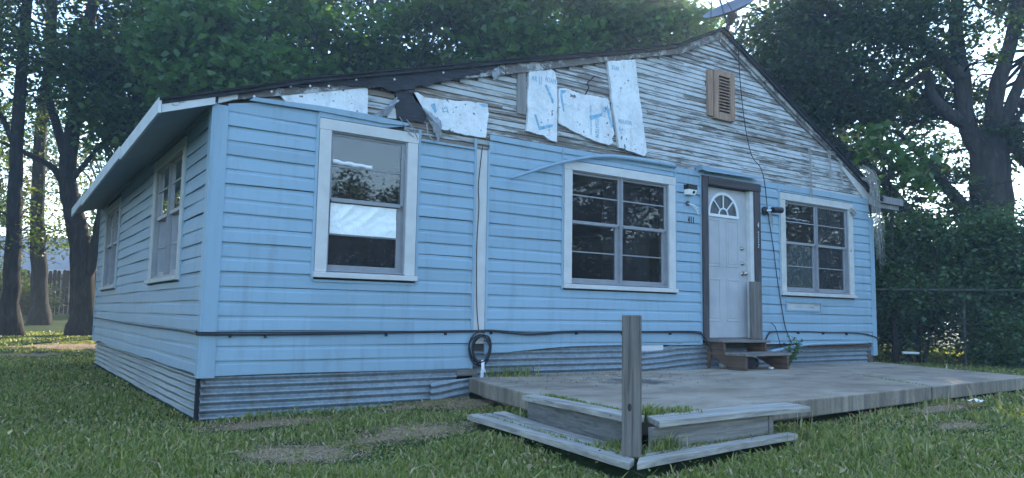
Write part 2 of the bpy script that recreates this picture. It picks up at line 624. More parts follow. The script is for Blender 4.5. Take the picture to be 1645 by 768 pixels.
gx, gy = axis(-600, 600, -14, 22, 0.3), axis(-600, 600, -12, 34, 0.3)
GX, GY = np.meshgrid(gx, gy, indexing='ij')
GZ = ground_z(GX, GY)
idx = np.arange(GX.size).reshape(GX.shape)
gf = np.stack([idx[:-1, :-1], idx[1:, :-1], idx[1:, 1:], idx[:-1, 1:]], -1).reshape(-1, 4)
tag(fast_mesh('ground', np.stack([GX, GY, GZ], -1).reshape(-1, 3), gf, 'lawn_soil', smooth=True), kind='structure')

# ------------------------------------------------------------------ patio (two poured slabs on a recessed footing)
def slab(poly, z0, z1, name, inset=None):
    mb = MB()
    n = len(poly)
    vs = [(x, y, z1) for x, y in poly] + [(x, y, z0) for x, y in poly]
    fs = [tuple(range(n)), tuple(range(2 * n - 1, n - 1, -1))] + [(i, i + n, (i + 1) % n + n, (i + 1) % n) for i in range(n)]
    mb.add(vs, fs)
    return mb.build(name, 'concrete', None, bevel=0.012)


tag(slab([(2.46, -0.06), (2.45, -0.15), (2.28, -0.75), (2.10, -1.7), (2.00, -3.02), (4.2, -2.94), (6.21, -2.79), (6.60, -2.10), (7.10, -1.40), (8.1, -0.06)], -0.615, -0.47, 'patio_slab'), kind='structure')
tag(slab([(6.235, -2.785), (7.5, -2.70), (8.95, -2.62), (9.3, -1.6), (9.95, -0.06), (8.12, -0.06), (7.12, -1.40), (6.62, -2.10)], -0.618, -0.474, 'patio_slab'), kind='structure')
tag(slab([(2.6, -0.1), (2.35, -1.0), (2.17, -2.8), (6.2, -2.66), (8.8, -2.5), (9.6, -0.1)], -0.95, -0.612, 'patio_footing'), kind='structure')

# ------------------------------------------------------------------ house
house = empty('house', 'small pale blue house with peeling clapboard gable and torn siding', 'house')


def hp(mb, name, mat, label=None, parent=None, **k):
    o = mb.build(name, mat, parent or house, **k)
    return tag(o, label)


# openings: outer casing rectangles s0,s1,z0,z1
WIN_F = [(0.815, 1.835, 0.50, 1.975, 1), (3.71, 5.505, 0.495, 1.955, 2), (7.645, 9.455, 0.525, 1.995, 2)]
WIN_L = [(1.03, 2.79, 0.47, 1.86, 2), (5.62, 7.42, 0.48, 1.82, 2)]
ROOF_L = [(-0.57, 1.90), (-0.12, 2.045), (0.64, 2.31), (2.82, 2.94), (4.90, 3.52), (5.55, 3.72), (6.42, 4.15)]
ROOF_R = [(6.42, 4.15), (8.31, 3.18), (10.30, 2.165)]
RAKE_L = [(-0.12, 1.945), (0.03, 2.01), (2.92, 2.81), (4.83, 3.395), (5.64, 3.62), (6.44, 4.02)]
RAKE_R = [(6.44, 4.02), (8.31, 3.09), (9.98, 2.335)]


def interp(pl, x):
    return float(np.interp(x, [p[0] for p in pl], [p[1] for p in pl]))


def inv(pl, z):
    zs = [p[1] for p in pl]
    xs = [p[0] for p in pl]
    if zs[0] > zs[-1]:
        zs, xs = zs[::-1], xs[::-1]
    return float(np.interp(z, zs, xs))


def core_wall(W, s0, s1, z0, z1, holes, o0, o1, extra=None):
    mb = MB()
    ss = sorted({s0, s1} | {h[0] for h in holes} | {h[1] for h in holes})
    for a, b in zip(ss[:-1], ss[1:]):
        cuts = sorted([(h[2], h[3]) for h in holes if h[0] < (a + b) / 2 < h[1]])
        z = z0
        for c0, c1 in cuts + [(z1, z1)]:
            if c0 - z > 1e-4:
                mb.mbox(W, a, b, o0, o1, z, c0)
            z = c1
    if extra:
        mb.prism(W, extra, o0, o1)
    return mb


holesF = [(s0 + 0.10, s1 - 0.12, z0 + 0.07, z1 - 0.09) for s0, s1, z0, z1, u in WIN_F] + [(6.035, 6.985, -0.10, 1.94)]
gable = [(-0.10, 2.0)] + [(x, z - 0.0) for x, z in RAKE_L[2:]] + RAKE_R[1:2] + [(10.0, 2.30), (10.0, 2.0)]
hp(core_wall(FW, -0.10, 10.0, -0.30, 2.0, holesF, -0.15, -0.05, gable), 'wall', 'interior_wall')
holesL = [(s0 + 0.09, s1 - 0.09, z0 + 0.07, z1 - 0.08) for s0, s1, z0, z1, u in WIN_L]
hp(core_wall(LW, 0.15, 8.25, -0.30, 1.93, holesL, -0.14, -0.03), 'wall', 'interior_wall')
hp(MB().box(9.88, 10.0, 0.15, 8.25, -0.30, 2.28), 'wall', 'vinyl')
hp(MB().add([(-0.1, 8.25, -0.3), (10, 8.25, -0.3), (10, 8.25, 2.3), (6.42, 8.25, 4.05), (-0.1, 8.25, 1.95), (-0.1, 8.13, -0.3), (10, 8.13, -0.3), (10, 8.13, 2.3), (6.42, 8.13, 4.05), (-0.1, 8.13, 1.95)],
            [(0, 1, 2, 3, 4), (9, 8, 7, 6, 5), (0, 5, 6, 1), (1, 6, 7, 2), (2, 7, 8, 3), (3, 8, 9, 4), (4, 9, 5, 0)]), 'wall', 'vinyl')
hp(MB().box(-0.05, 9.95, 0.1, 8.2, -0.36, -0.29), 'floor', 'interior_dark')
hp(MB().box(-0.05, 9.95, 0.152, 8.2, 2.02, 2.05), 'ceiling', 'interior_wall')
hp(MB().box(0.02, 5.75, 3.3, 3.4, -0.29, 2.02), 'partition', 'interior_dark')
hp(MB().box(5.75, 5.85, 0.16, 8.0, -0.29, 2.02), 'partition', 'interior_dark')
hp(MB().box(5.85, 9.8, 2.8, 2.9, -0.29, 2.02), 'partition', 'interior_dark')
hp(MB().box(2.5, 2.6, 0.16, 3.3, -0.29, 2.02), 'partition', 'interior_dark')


# --- vinyl siding courses
def course(W, s0, s1, n, zlo=None, zhi=None, mat='vinyl', top=None, bot=None):
    """one dutch-lap course; n = course number, its lip at n*0.127. top/bot(s) clip heights"""
    base = n * 0.127
    prof = [(0.000, 0.0005), (0.015, 0.0), (0.0155, 0.010), (0.012, 0.088), (0.004, 0.100), (0.001, 0.128)]
    k = max(2, int((s1 - s0) / 0.22) + 1)
    vs, fs = [], []
    ph = n * 1.9 + (0 if W is FW else 4)
    for i in range(k):
        s = s0 + (s1 - s0) * i / (k - 1)
        dz = 0.0035 * math.sin(1.1 * s + ph) + 0.0022 * math.sin(2.9 * s + 2.3 * ph)
        do = 0.0032 * math.sin(2.1 * s + 1.7 * ph) + 0.0015 * math.sin(5.3 * s + ph)
        for (o, dzz) in prof:
            z = base + dzz + dz
            if zlo is not None:
                z = max(z, zlo)
            if bot is not None:
                z = max(z, bot(s))
            if zhi is not None:
                z = min(z, zhi)
            if top is not None:
                z = min(z, top(s))
            vs.append(W(s, o + do, z))
    m_ = len(prof)
    for i in range(k - 1):
        for j in range(m_ - 1):
            fs.append((i * m_ + j, (i + 1) * m_ + j, (i + 1) * m_ + j + 1, i * m_ + j + 1))
    hp(MB().add(vs, fs), 'siding_panel', mat)


def courses(W, s0, s1, n0, n1, holes, top=None, bot=None, mat='vinyl'):
    for n in range(n0, n1 + 1):
        za, zb = n * 0.127, (n + 1) * 0.127
        spans = [(s0, s1, None, None)]
        for (h0, h1, z0, z1) in holes:
            new = []
            for (a, b, lo, hi) in spans:
                if h1 <= a or h0 >= b or z1 <= za + 0.004 or z0 >= zb - 0.004:
                    new.append((a, b, lo, hi))
                    continue
                if h0 > a + 0.02:
                    new.append((a, h0, lo, hi))
                if z0 > za + 0.02:
                    new.append((max(a, h0), min(b, h1), lo, z0))
                elif z1 < zb - 0.02:
                    new.append((max(a, h0), min(b, h1), z1, hi))
                if h1 < b - 0.02:
                    new.append((h1, b, lo, hi))
            spans = new
        for (a, b, lo, hi) in spans:
            course(W, a, b, n, lo, hi, mat, top, bot)


hF = [(s0 - 0.02, s1 + 0.02, z0 - 0.03, z1 + 0.012) for s0, s1, z0, z1, u in WIN_F]
# left of the chase
topA = lambda s: 1.975 + 0.33 * s if s < 0.17 else 2.035
courses(FW, -0.01, 0.80, -3, 15, [], topA)
courses(FW, 0.80, 1.855, -3, 3, [hF[0]], None)
courses(FW, 1.855, 2.52, -3, 14, [], lambda s: 1.915)
# centre section
botC = lambda s: float(np.interp(s, [2.66, 2.95, 3.35, 3.8, 4.7, 6.0], [-0.225, -0.225, -0.195, -0.168, -0.160, -0.172]))
courses(FW, 2.695, 5.99, -2, 16, [hF[1]], lambda s: 2.098, botC)
# right section
courses(FW, 7.20, 9.935, -2, 16, [hF[2], (7.745, 8.585, 0.305, 0.415)], lambda s: float(np.interp(s, [7.2, 9.93], [2.115, 2.125])), lambda s: -0.172)
course(FW, 5.99, 7.20, 16, 2.05, None, 'vinyl', lambda s: 2.11)
# left wall
hL = [(s0 - 0.02, s1 + 0.02, z0 - 0.03, z1 + 0.10) for s0, s1, z0, z1, u in WIN_L]
courses(LW, 0.085, 8.20, -3, 14, hL, lambda s: 1.92, lambda s: -0.385 + 0.022 * math.sin(1.1 * s) + 0.012 * math.sin(2.7 * s + 1), 'vinyl_shaded')

# corner posts and J trims
hp(MB().mbox(FW, -0.128, -0.008, -0.02, 0.024, -0.395, 1.945).mbox(LW, -0.024, 0.088, 0.009, 0.0245, -0.395, 1.93), 'corner_trim', 'vinyl')
hp(MB().mbox(FW, 9.93, 10.045, -0.06, 0.024, -0.375, 1.83), 'corner_trim', 'vinyl')
hp(MB().mbox(LW, 8.19, 8.27, -0.03, 0.022, -0.37, 1.9), 'corner_trim', 'vinyl')


def jtrim(W, s0, s1, z0, z1, o=0.022):
    hp(MB().mbox(W, s0, s1, -0.005, o, z0, z1), 'trim_strip', 'vinyl', bevel=0.003)


jtrim(FW, 0.785, 0.812, 0.46, 2.005)
jtrim(FW, 1.842, 1.872, 0.46, 2.02)
jtrim(FW, 0.812, 1.842, 0.445, 0.466)
jtrim(FW, 2.505, 2.535, -0.385, 2.03)
jtrim(FW, 2.677, 2.702, -0.24, 1.93)
jtrim(FW, 3.682, 3.708, 0.46, 2.0)
jtrim(FW, 3.682, 3.70, 2.0, 2.085)
jtrim(FW, 5.508, 5.532, 0.46, 2.02)
jtrim(FW, 5.50, 5.518, 2.02, 2.09)
jtrim(FW, 5.975, 6.0, -0.17, 2.06)
jtrim(FW, 7.185, 7.212, -0.17, 2.05)
jtrim(FW, 7.616, 7.642, 0.49, 2.09)
jtrim(FW, 9.458, 9.486, 0.49, 2.02)
jtrim(LW, 1.0, 1.028, 0.44, 1.9)
jtrim(LW, 2.792, 2.82, 0.44, 1.9)
jtrim(LW, 5.592, 5.618, 0.45, 1.88)
jtrim(LW, 7.422, 7.45, 0.45, 1.88)
# starter strip at siding tops
hp(MB().prism(FW, [(1.872, 1.905), (2.505, 1.905), (2.505, 1.925), (1.872, 1.93)], -0.005, 0.026), 'trim_strip', 'vinyl')
# bent header strip that peels off over the first window
pts = [(0.16, 2.025), (0.8, 2.035), (1.45, 2.02), (1.70, 2.035), (1.73, 2.055), (1.70, 2.062), (1.30, 2.085), (0.8, 2.085), (0.2, 2.06)]
hp(MB().prism(FW, pts, 0.0, 0.035), 'trim_strip', 'vinyl', 'bent blue header strip with its right end cut to a point')
hp(MB().prism(FW, [(0.80, 1.985), (1.48, 1.985), (1.70, 2.033), (0.8, 2.034)], -0.005, 0.018), 'trim_strip', 'vinyl')
# chase board between siding sections
hp(MB().mbox(FW, 2.536, 2.676, -0.05, 0.004, -0.13, 1.92), 'chase_board', 'casing_paint')
# door head flashing
fl = MB()
fl.add([(5.93, 0.0, 2.165), (7.13, 0.0, 2.165), (7.13, -0.10, 2.135), (5.93, -0.10, 2.15), (5.93, -0.10, 2.10), (6.03, -0.105, 2.088), (7.13, -0.105, 2.108)],
       [(0, 1, 2, 3), (3, 2, 6, 5, 4)])
fl.add([(5.93, 0, 2.165), (5.93, -0.10, 2.15), (5.93, -0.10, 2.10), (5.93, 0, 2.09)], [(0, 1, 2, 3)])
o = hp(fl, 'door_flashing', 'vinyl_shaded')
sol = o.modifiers.new('solid', 'SOLIDIFY')
sol.thickness = 0.004
# loose strip hanging off the window head, ribbon twisting out to the front
path = spline([(5.50, -0.03, 2.105), (5.0, -0.035, 2.105), (4.45, -0.045, 2.085), (4.05, -0.07, 2.02), (3.5, -0.11, 1.86), (2.87, -0.16, 1.62)], 6)
mb = MB()
vs, fs = [], []
for i, p in enumerate(path):
    t = i / (len(path) - 1)
    w = 0.055 - 0.025 * t
    tilt = 0.5 * t
    vs += [(p.x, p.y - 0.01, p.z + w / 2), (p.x, p.y - 0.02 - 0.02 * tilt, p.z + w * 0.1), (p.x, p.y - 0.015, p.z - w / 2), (p.x, p.y + 0.004, p.z - w / 2 + 0.004)]
    if i:
        b = (i - 1) * 4
        for j in range(3):
            fs.append((b + j, b + j + 1, b + j + 5, b + j + 4))
mb.add(vs, fs)
o = hp(mb, 'trim_strip', 'vinyl', 'loose blue strip bowed out and hanging off the middle window head', smooth=True)
sol = o.modifiers.new('solid', 'SOLIDIFY')
sol.thickness = 0.003
path = spline([(9.75, -0.03, -0.172), (8.9, -0.035, -0.175), (8.2, -0.05, -0.185), (7.75, -0.09, -0.22), (7.16, -0.16, -0.27)], 6)
mb = MB()
vs, fs = [], []
for i, p in enumerate(path):
    vs += [(p.x, p.y, p.z + 0.022), (p.x, p.y - 0.025, p.z + 0.012), (p.x, p.y - 0.02, p.z - 0.018)]
    if i:
        b = (i - 1) * 3
        for j in range(2):
            fs.append((b + j, b + j + 1, b + j + 4, b + j + 3))
mb.add(vs, fs)
o = hp(mb, 'trim_strip', 'vinyl', 'loose pale strip sagging below the siding right of the steps', smooth=True)
sol = o.modifiers.new('solid', 'SOLIDIFY')
sol.thickness = 0.003
# mail-slot like framed patch with old paint behind
ms = MB()
for q in ((7.735, 8.60, 0.412, 0.436), (7.735, 8.60, 0.287, 0.312), (7.735, 7.765, 0.312, 0.412), (8.568, 8.60, 0.312, 0.412)):
    ms.mbox(FW, q[0], q[1], 0.0, 0.028, q[2], q[3])
o = hp(ms, 'patch_frame', 'vinyl')
hp(MB().mbox(FW, 7.75, 8.585, -0.03, 0.006, 0.30, 0.42), 'patch_board', 'peeling_clapboard', parent=o)

# --- clapboard gable
ncl = 0
z = 1.80
EXP = 0.0625
while z < 4.0:
    zm = z + EXP * 0.5
    xl = inv(RAKE_L, z + EXP) - 0.10 if z > 1.95 else -0.06
    xr = inv(RAKE_R, z + EXP) + 0.10 if z > 2.35 else 9.97
    xl = max(xl, -0.06)
    if z < 2.0:
        xl, xr = 1.70, 2.72
    elif z < 2.08:
        pass
    if xr - xl > 0.1:
        cuts = [xl]
        x = xl + random.uniform(0.8, 3.6)
        while x < xr - 0.5:
            cuts.append(x)
            x += random.uniform(1.6, 3.9)
        cuts.append(xr)
        for a, b in zip(cuts[:-1], cuts[1:]):
            bare = (b < 3.4 and random.random() < 0.75)
            mb = MB()
            j = random.uniform(-0.002, 0.002)
            sag = random.uniform(-0.003, 0.003)
            k = 5
            vs, fs = [], []
            for i in range(k):
                s = a + 0.002 + (b - a - 0.004) * i / (k - 1)
                dz = sag * math.sin(math.pi * i / (k - 1)) + 0.0015 * math.sin(9 * s + z * 40)
                for o, h in ((-0.05, 0.0), (-0.027 + j, 0.0), (-0.030 + j, EXP * 0.80), (-0.040, EXP * 0.90), (-0.047, EXP + 0.003)):
                    vs.append(FW(s, o, z + h + dz))
            for i in range(k - 1):
                for q in range(4):
                    fs.append((i * 5 + q, (i + 1) * 5 + q, (i + 1) * 5 + q + 1, i * 5 + q + 1))
            fs += [(0, 1, 2, 3, 4), tuple((k - 1) * 5 + q for q in (4, 3, 2, 1, 0))]
            mb.add(vs, fs)
            hp(mb, 'clapboard', 'peeling_clapboard_bare' if bare else ('peeling_clapboard_sound' if (a + b) / 2 > 4.6 and random.random() < 0.62 else 'peeling_clapboard'))
            ncl += 1
    z += EXP

# --- rake boards, tar paper, foam boards
def strip_between(lo, hi, xs, W=FW, o0=-0.03, o1=0.02):
    poly = [(x, interp(lo, x)) for x in xs] + [(x, interp(hi, x)) for x in reversed(xs)]
    return MB().prism(W, poly, o0, o1)


for (a, b, o1, mt) in ((-0.10, 0.06, 0.028, 'peeling_trim'), (0.062, 2.88, 0.010, 'peeling_rake'), (2.882, 5.55, 0.016, 'peeling_rake'), (5.552, 6.43, 0.013, 'peeling_rake')):
    xs = [a] + [p[0] for p in RAKE_L if a < p[0] < b] + [b]
    up_ = [(p[0], p[1] - 0.012) for p in ROOF_L]
    hp(strip_between(RAKE_L, up_, xs, o0=-0.03, o1=o1), 'rake_board', mt)
for (a, b, o1) in ((6.435, 8.3, 0.014), (8.302, 9.97, 0.020)):
    xs = [a, (a + b) / 2, b]
    hp(strip_between(RAKE_R, [(p[0], p[1] - 0.012) for p in ROOF_R], xs, o0=-0.03, o1=o1), 'rake_board', 'peeling_rake')
    hp(strip_between([(p[0], p[1] - 0.055) for p in RAKE_R], [(p[0], p[1] - 0.003) for p in RAKE_R], xs, o0=-0.03, o1=o1 - 0.022), 'rake_molding', 'peeling_rake')
hp(MB().prism(FW, [(9.90, 2.08), (10.17, 2.02), (10.17, 2.13), (9.30, 2.585), (9.22, 2.575)], -0.05, -0.012), 'rake_board', 'casing_paint')
hp(MB().prism(FW, [(3.065, 2.40), (3.18, 2.40), (3.175, 2.93), (3.06, 2.90)], -0.03, -0.008), 'plank', 'plank_gray', 'short bare grey plank beside the tall white foam sheet')
# tar paper band with ragged lower edge and the sheet hanging from it
top = [(x, interp(ROOF_L, x) - 0.02) for x in np.linspace(0.06, 2.86, 60)]
band = [(0.03, 0.015), (0.4, 0.025), (0.62, 0.05), (1.0, 0.065), (1.34, 0.13), (1.6, 0.19), (2.0, 0.16), (2.19, 0.13), (2.5, 0.11), (2.7, 0.07), (2.86, 0.02)]
low = [(x, interp(ROOF_L, x) - 0.02 - interp(band, x) + random.uniform(-0.014, 0.014)) for x in np.linspace(0.06, 2.86, 60)]
hp(MB().prism(FW, low + top[::-1], 0.012, 0.026), 'tar_paper', 'tar_paper')
hang = [(1.57, 2.43), (1.575, 2.36), (1.59, 2.28), (1.585, 2.2), (1.60, 2.10), (1.70, 2.085), (1.80, 2.105), (1.90, 2.10), (1.93, 2.17), (1.89, 2.25), (1.83, 2.33), (1.78, 2.40), (1.79, 2.47)]
hp(MB().prism(FW, hang, -0.02, 0.006), 'tar_paper', 'tar_paper')


def flap(pts, out):
    """a torn cloth flap: polygon fan with edges curled outwards"""
    n = len(pts)
    cx = sum(p[0] for p in pts) / n
    cz = sum(p[1] for p in pts) / n
    vs = [FW(cx, 0.03 + out, cz)]
    K = 4
    ring = []
    for i in range(n):
        a, b = pts[i], pts[(i + 1) % n]
        for k in range(K):
            t = k / K
            ring.append((a[0] + (b[0] - a[0]) * t + random.uniform(-0.012, 0.012), a[1] + (b[1] - a[1]) * t + random.uniform(-0.012, 0.012)))
    for (x, z_) in ring:
        vs.append(FW(x, 0.012 + random.uniform(0, 0.03), z_))
    mm = len(ring)
    o = hp(MB().add(vs, [(0, 1 + i, 1 + (i + 1) % mm) for i in range(mm)]), 'torn_fabric', 'gray_fabric')
    sol = o.modifiers.new('solid', 'SOLIDIFY')
    sol.thickness = 0.003


flap([(1.33, 2.09), (1.45, 2.16), (1.58, 2.32), (1.60, 2.27), (1.50, 2.11), (1.41, 2.085)], 0.03)
flap([(1.87, 2.26), (1.97, 2.20), (2.09, 2.14), (2.10, 2.02), (2.07, 1.94), (2.02, 2.0), (1.96, 2.12)], 0.04)
flap([(2.70, 2.80), (2.78, 2.86), (2.80, 2.78), (2.73, 2.70)], 0.02)
hp(MB().prism(FW, [(1.50, 2.09), (1.625, 2.10), (1.63, 2.21), (1.52, 2.19)], -0.03, -0.002), 'board_patch', 'casing_paint')
# torn wires hanging off the tar paper
for q in ([(1.62, -0.02, 2.12), (1.70, -0.05, 1.98), (1.78, -0.03, 1.93), (1.82, -0.03, 1.90)], [(1.92, -0.03, 2.1), (1.93, -0.06, 1.98), (2.0, -0.05, 1.92), (2.06, -0.04, 1.94)], [(1.70, -0.02, 2.1), (1.76, -0.05, 2.02), (1.83, -0.03, 1.91)]):
    hp(MB().tube(spline(q, 4), 0.005, 5), 'torn_cord', 'gray_fabric')
FOAM = [
    [(0.44, 2.125), (0.60, 2.18), (0.86, 2.26), (1.28, 2.375), (1.29, 2.23), (1.285, 2.05), (0.9, 2.06), (0.52, 2.05)],
    [(1.75, 2.39), (1.82, 2.405), (1.90, 2.37), (2.05, 2.38), (2.20, 2.39), (2.45, 2.42), (2.66, 2.43), (2.68, 2.32), (2.66, 2.18), (2.65, 2.06), (2.39, 2.05), (2.09, 2.07), (2.08, 2.15), (1.93, 2.24), (1.80, 2.31)],
    [(3.20, 2.88), (3.235, 2.935), (3.30, 2.92), (3.36, 2.95), (3.42, 2.945), (3.50, 2.99), (3.56, 2.97), (3.60, 2.86), (3.605, 2.55), (3.61, 2.15), (3.50, 2.155), (3.42, 2.20), (3.30, 2.20), (3.18, 2.215), (3.195, 2.40), (3.19, 2.59), (3.205, 2.75)],
    [(3.63, 2.78), (3.72, 2.80), (3.94, 2.775), (4.15, 2.785), (4.38, 2.79), (4.43, 2.6), (4.48, 2.37), (4.44, 2.31), (4.46, 2.27), (4.40, 2.22), (4.34, 2.23), (4.15, 2.245), (3.85, 2.31), (3.63, 2.375)],
    [(4.36, 3.255), (4.82, 3.375), (4.835, 3.26), (4.86, 3.11), (4.92, 2.80), (4.97, 2.5), (5.02, 2.22), (4.98, 2.165), (4.80, 2.19), (4.56, 2.215), (4.53, 2.35), (4.46, 2.67), (4.42, 2.95)],
]
foam = []
FL = ['long torn white foam sheet at the far left under the eave', 'torn white foam sheet right of the black tar paper', 'tall upright white foam sheet beside the grey plank', 'wide four cornered white foam sheet with blue print', 'tallest tilted white foam sheet nearest the louvred vent']


def ragged(poly, a=0.006):
    out = []
    for i in range(len(poly)):
        p, q = poly[i], poly[(i + 1) % len(poly)]
        L = math.hypot(q[0] - p[0], q[1] - p[1])
        k = max(1, int(L / 0.05))
        for t in range(k):
            f_ = t / k
            out.append((p[0] + (q[0] - p[0]) * f_ + (random.uniform(-a, a) if t else 0), p[1] + (q[1] - p[1]) * f_ + (random.uniform(-a, a) if t else 0)))
    return out


for k, p in enumerate(FOAM):
    foam.append(hp(MB().prism(FW, ragged(p), -0.024, 0.003 + 0.003 * k), 'foam_board', 'foam_board', FL[k]))


def text(s, x, z_, size, o, mat, parent, name='lettering', rot=0.0, W='F', sx=1.0, ext=0.0008, spc=1.0, stretch=1.0):
    cu = bpy.data.curves.new('t', 'FONT')
    cu.body = s
    cu.size = size
    cu.extrude = ext
    cu.resolution_u = 2
    cu.space_character = spc
    tmp = bpy.data.objects.new('t', cu)
    COL.objects.link(tmp)
    dg = bpy.context.evaluated_depsgraph_get()
    me = bpy.data.meshes.new_from_object(tmp.evaluated_get(dg))
    bpy.data.objects.remove(tmp)
    mt = Matrix.Translation((x, -o, z_)) @ Matrix.Rotation(R(90), 4, 'X') @ Matrix.Rotation(rot, 4, 'Z') @ Matrix.Diagonal((sx * stretch, 1, 1, 1))
    me.transform(mt)
    me.materials.clear()
    me.materials.append(M[mat])
    ob = link(bpy.data.objects.new(name, me), parent)
    return ob


# blue print on the foam sheets
text('AR', 3.235, 2.80, 0.085, 0.0105, 'blue_ink', foam[2], sx=0.75)
text('II', 3.335, 2.775, 0.135, 0.0105, 'blue_ink', foam[2], sx=0.75)
text('FOAM', 3.43, 2.82, 0.085, 0.0105, 'blue_ink', foam[2], sx=0.65)
text('INSULATION', 4.17, 2.545, 0.085, 0.0135, 'blue_ink', foam[3], rot=R(-88), sx=1.0, stretch=0.52)
text('RATED FOAM SHEATHING', 4.09, 2.66, 0.03, 0.0135, 'blue_ink', foam[3], rot=R(-88))
text('STAR', 4.33, 2.55, 0.085, 0.0135, 'blue_ink', foam[3], rot=R(80), sx=0.6)
text('FOAM', 4.30, 2.66, 0.05, 0.0135, 'blue_ink', foam[3], rot=R(-12), sx=0.8)
text('STAR', 4.43, 3.17, 0.075, 0.0165, 'blue_ink', foam[4], sx=0.7)
text('INSULATION', 4.54, 2.52, 0.075, 0.0165, 'blue_ink', foam[4], sx=0.5)
text('R-6', 4.55, 2.43, 0.06, 0.0165, 'blue_ink', foam[4], sx=0.8)
text('ST', 2.10, 2.30, 0.09, 0.0085, 'blue_ink', foam[1], rot=R(-70), sx=0.8)


def chev(pl, k, o):
    hp(MB().prism(FW, pl, o - 0.001, o + 0.0006), 'chevron_print', 'blue_ink', parent=foam[k])


chev([(3.42, 2.78), (3.455, 2.79), (3.555, 2.62), (3.545, 2.58)], 2, 0.0105)
chev([(3.28, 2.42), (3.31, 2.415), (3.36, 2.29), (3.54, 2.345), (3.545, 2.315), (3.35, 2.245)], 2, 0.0105)
chev([(3.65, 2.77), (3.74, 2.775), (3.675, 2.715), (3.71, 2.52), (3.69, 2.52), (3.645, 2.68)], 3, 0.0135)
chev([(4.08, 2.53), (4.28, 2.60), (4.27, 2.56), (4.10, 2.48)], 3, 0.0135)
chev([(4.36, 2.72), (4.40, 2.62), (4.46, 2.45), (4.435, 2.44), (4.36, 2.62)], 3, 0.0135)
chev([(1.97, 2.30), (2.02, 2.33), (2.045, 2.25), (2.03, 2.22)], 1, 0.0065)
chev([(2.54, 2.415), (2.65, 2.425), (2.655, 2.395), (2.6, 2.39)], 1, 0.0065)
# roofing nail caps along the tar paper
for x in (0.35, 0.52, 0.70, 0.88, 1.15, 1.55, 2.1, 0.2):
    zz = interp(ROOF_L, x) - 0.07 - 0.02 * math.sin(9 * x)
    hp(MB().tube([FW(x, 0.022, zz), FW(x, 0.032, zz)], 0.011, 8), 'nail_cap', 'white_plastic')
# bent nail hooks / twig stuck on boards
hp(MB().tube(spline([(4.02, 0.0, 2.77), (4.04, -0.05, 2.86), (4.03, -0.04, 2.91), (4.12, -0.06, 3.01)], 4), 0.008, 5), 'torn_cord', 'cable_black')

# louvred vent
hp(MB().mbox(FW, 6.165, 6.262, -0.04, 0.012, 2.885, 3.52), 'vent_plank', 'raw_pine', bevel=0.003)
vent = hp(MB().mbox(FW, 6.268, 6.36, -0.04, 0.03, 2.86, 3.535).mbox(FW, 6.595, 6.685, -0.04, 0.03, 2.87, 3.55).mbox(FW, 6.3605, 6.5945, -0.04, 0.028, 3.47, 3.545).mbox(FW, 6.3605, 6.5945, -0.04, 0.028, 2.862, 2.945), 'vent_frame', 'raw_pine', 'new pine louvred gable vent frame')
hp(MB().mbox(FW, 6.36, 6.6, -0.05, -0.035, 2.94, 3.48), 'vent_back', 'interior_dark', parent=vent)
for k in range(12):
    z0 = 2.955 + k * 0.0435
    mb = MB()
    mb.add([FW(a, o, q) for a in (6.362, 6.593) for (o, q) in ((0.022, z0 - 0.008), (0.022, z0 + 0.001), (-0.03, z0 + 0.042), (-0.03, z0 + 0.033))], [(0, 1, 2, 3), (7, 6, 5, 4), (0, 4, 5, 1), (1, 5, 6, 2), (2, 6, 7, 3), (3, 7, 4, 0)])
    hp(mb, 'louvre', 'raw_pine', parent=vent)

# --- roof
def roof_slope(a, b, ya, yb, n, name):
    """stepped shingle courses between eave point a=(x,z) and upper point b, along y"""
    for i in range(n):
        t0, t1 = i / n, (i + 1) / n
        x0, z0 = a[0] + (b[0] - a[0]) * t0, a[1] + (b[1] - a[1]) * t0
        x1, z1 = a[0] + (b[0] - a[0]) * t1, a[1] + (b[1] - a[1]) * t1
        yj = ya + random.uniform(-0.012, 0.010)
        mb = MB()
        mb.hexa([(x0, yj, z0 + 0.010), (x1, yj, z1 + 0.004), (x1, yb, z1 + 0.004), (x0, yb, z0 + 0.010), (x0, yj, z0 - 0.012), (x1, yj, z1 - 0.012), (x1, yb, z1 - 0.012), (x0, yb, z0 - 0.012)])
        hp(mb, name, 'roof_shingle')


for p, q in zip(ROOF_L[:-1], ROOF_L[1:]):
    n = max(1, round(math.hypot(q[0] - p[0], q[1] - p[1]) / 0.22))
    roof_slope((p[0], p[1] + 0.0), (q[0], q[1] + 0.0), -0.075, 8.35, n, 'shingle_course')
roof_slope(ROOF_R[2], ROOF_R[1], -0.075, 8.35, 9, 'shingle_course')
roof_slope(ROOF_R[1], ROOF_R[0], -0.075, 8.35, 9, 'shingle_course')
dk = MB()
for p, q in list(zip(ROOF_L[:-1], ROOF_L[1:])) + list(zip(ROOF_R[:-1], ROOF_R[1:])):
    dk.hexa([(p[0], -0.06, p[1] - 0.012), (q[0], -0.06, q[1] - 0.012), (q[0], 8.3, q[1] - 0.012), (p[0], 8.3, p[1] - 0.012), (p[0], -0.06, p[1] - 0.045), (q[0], -0.06, q[1] - 0.045), (q[0], 8.3, q[1] - 0.045), (p[0], 8.3, p[1] - 0.045)])
hp(dk, 'roof_deck', 'tar_paper')
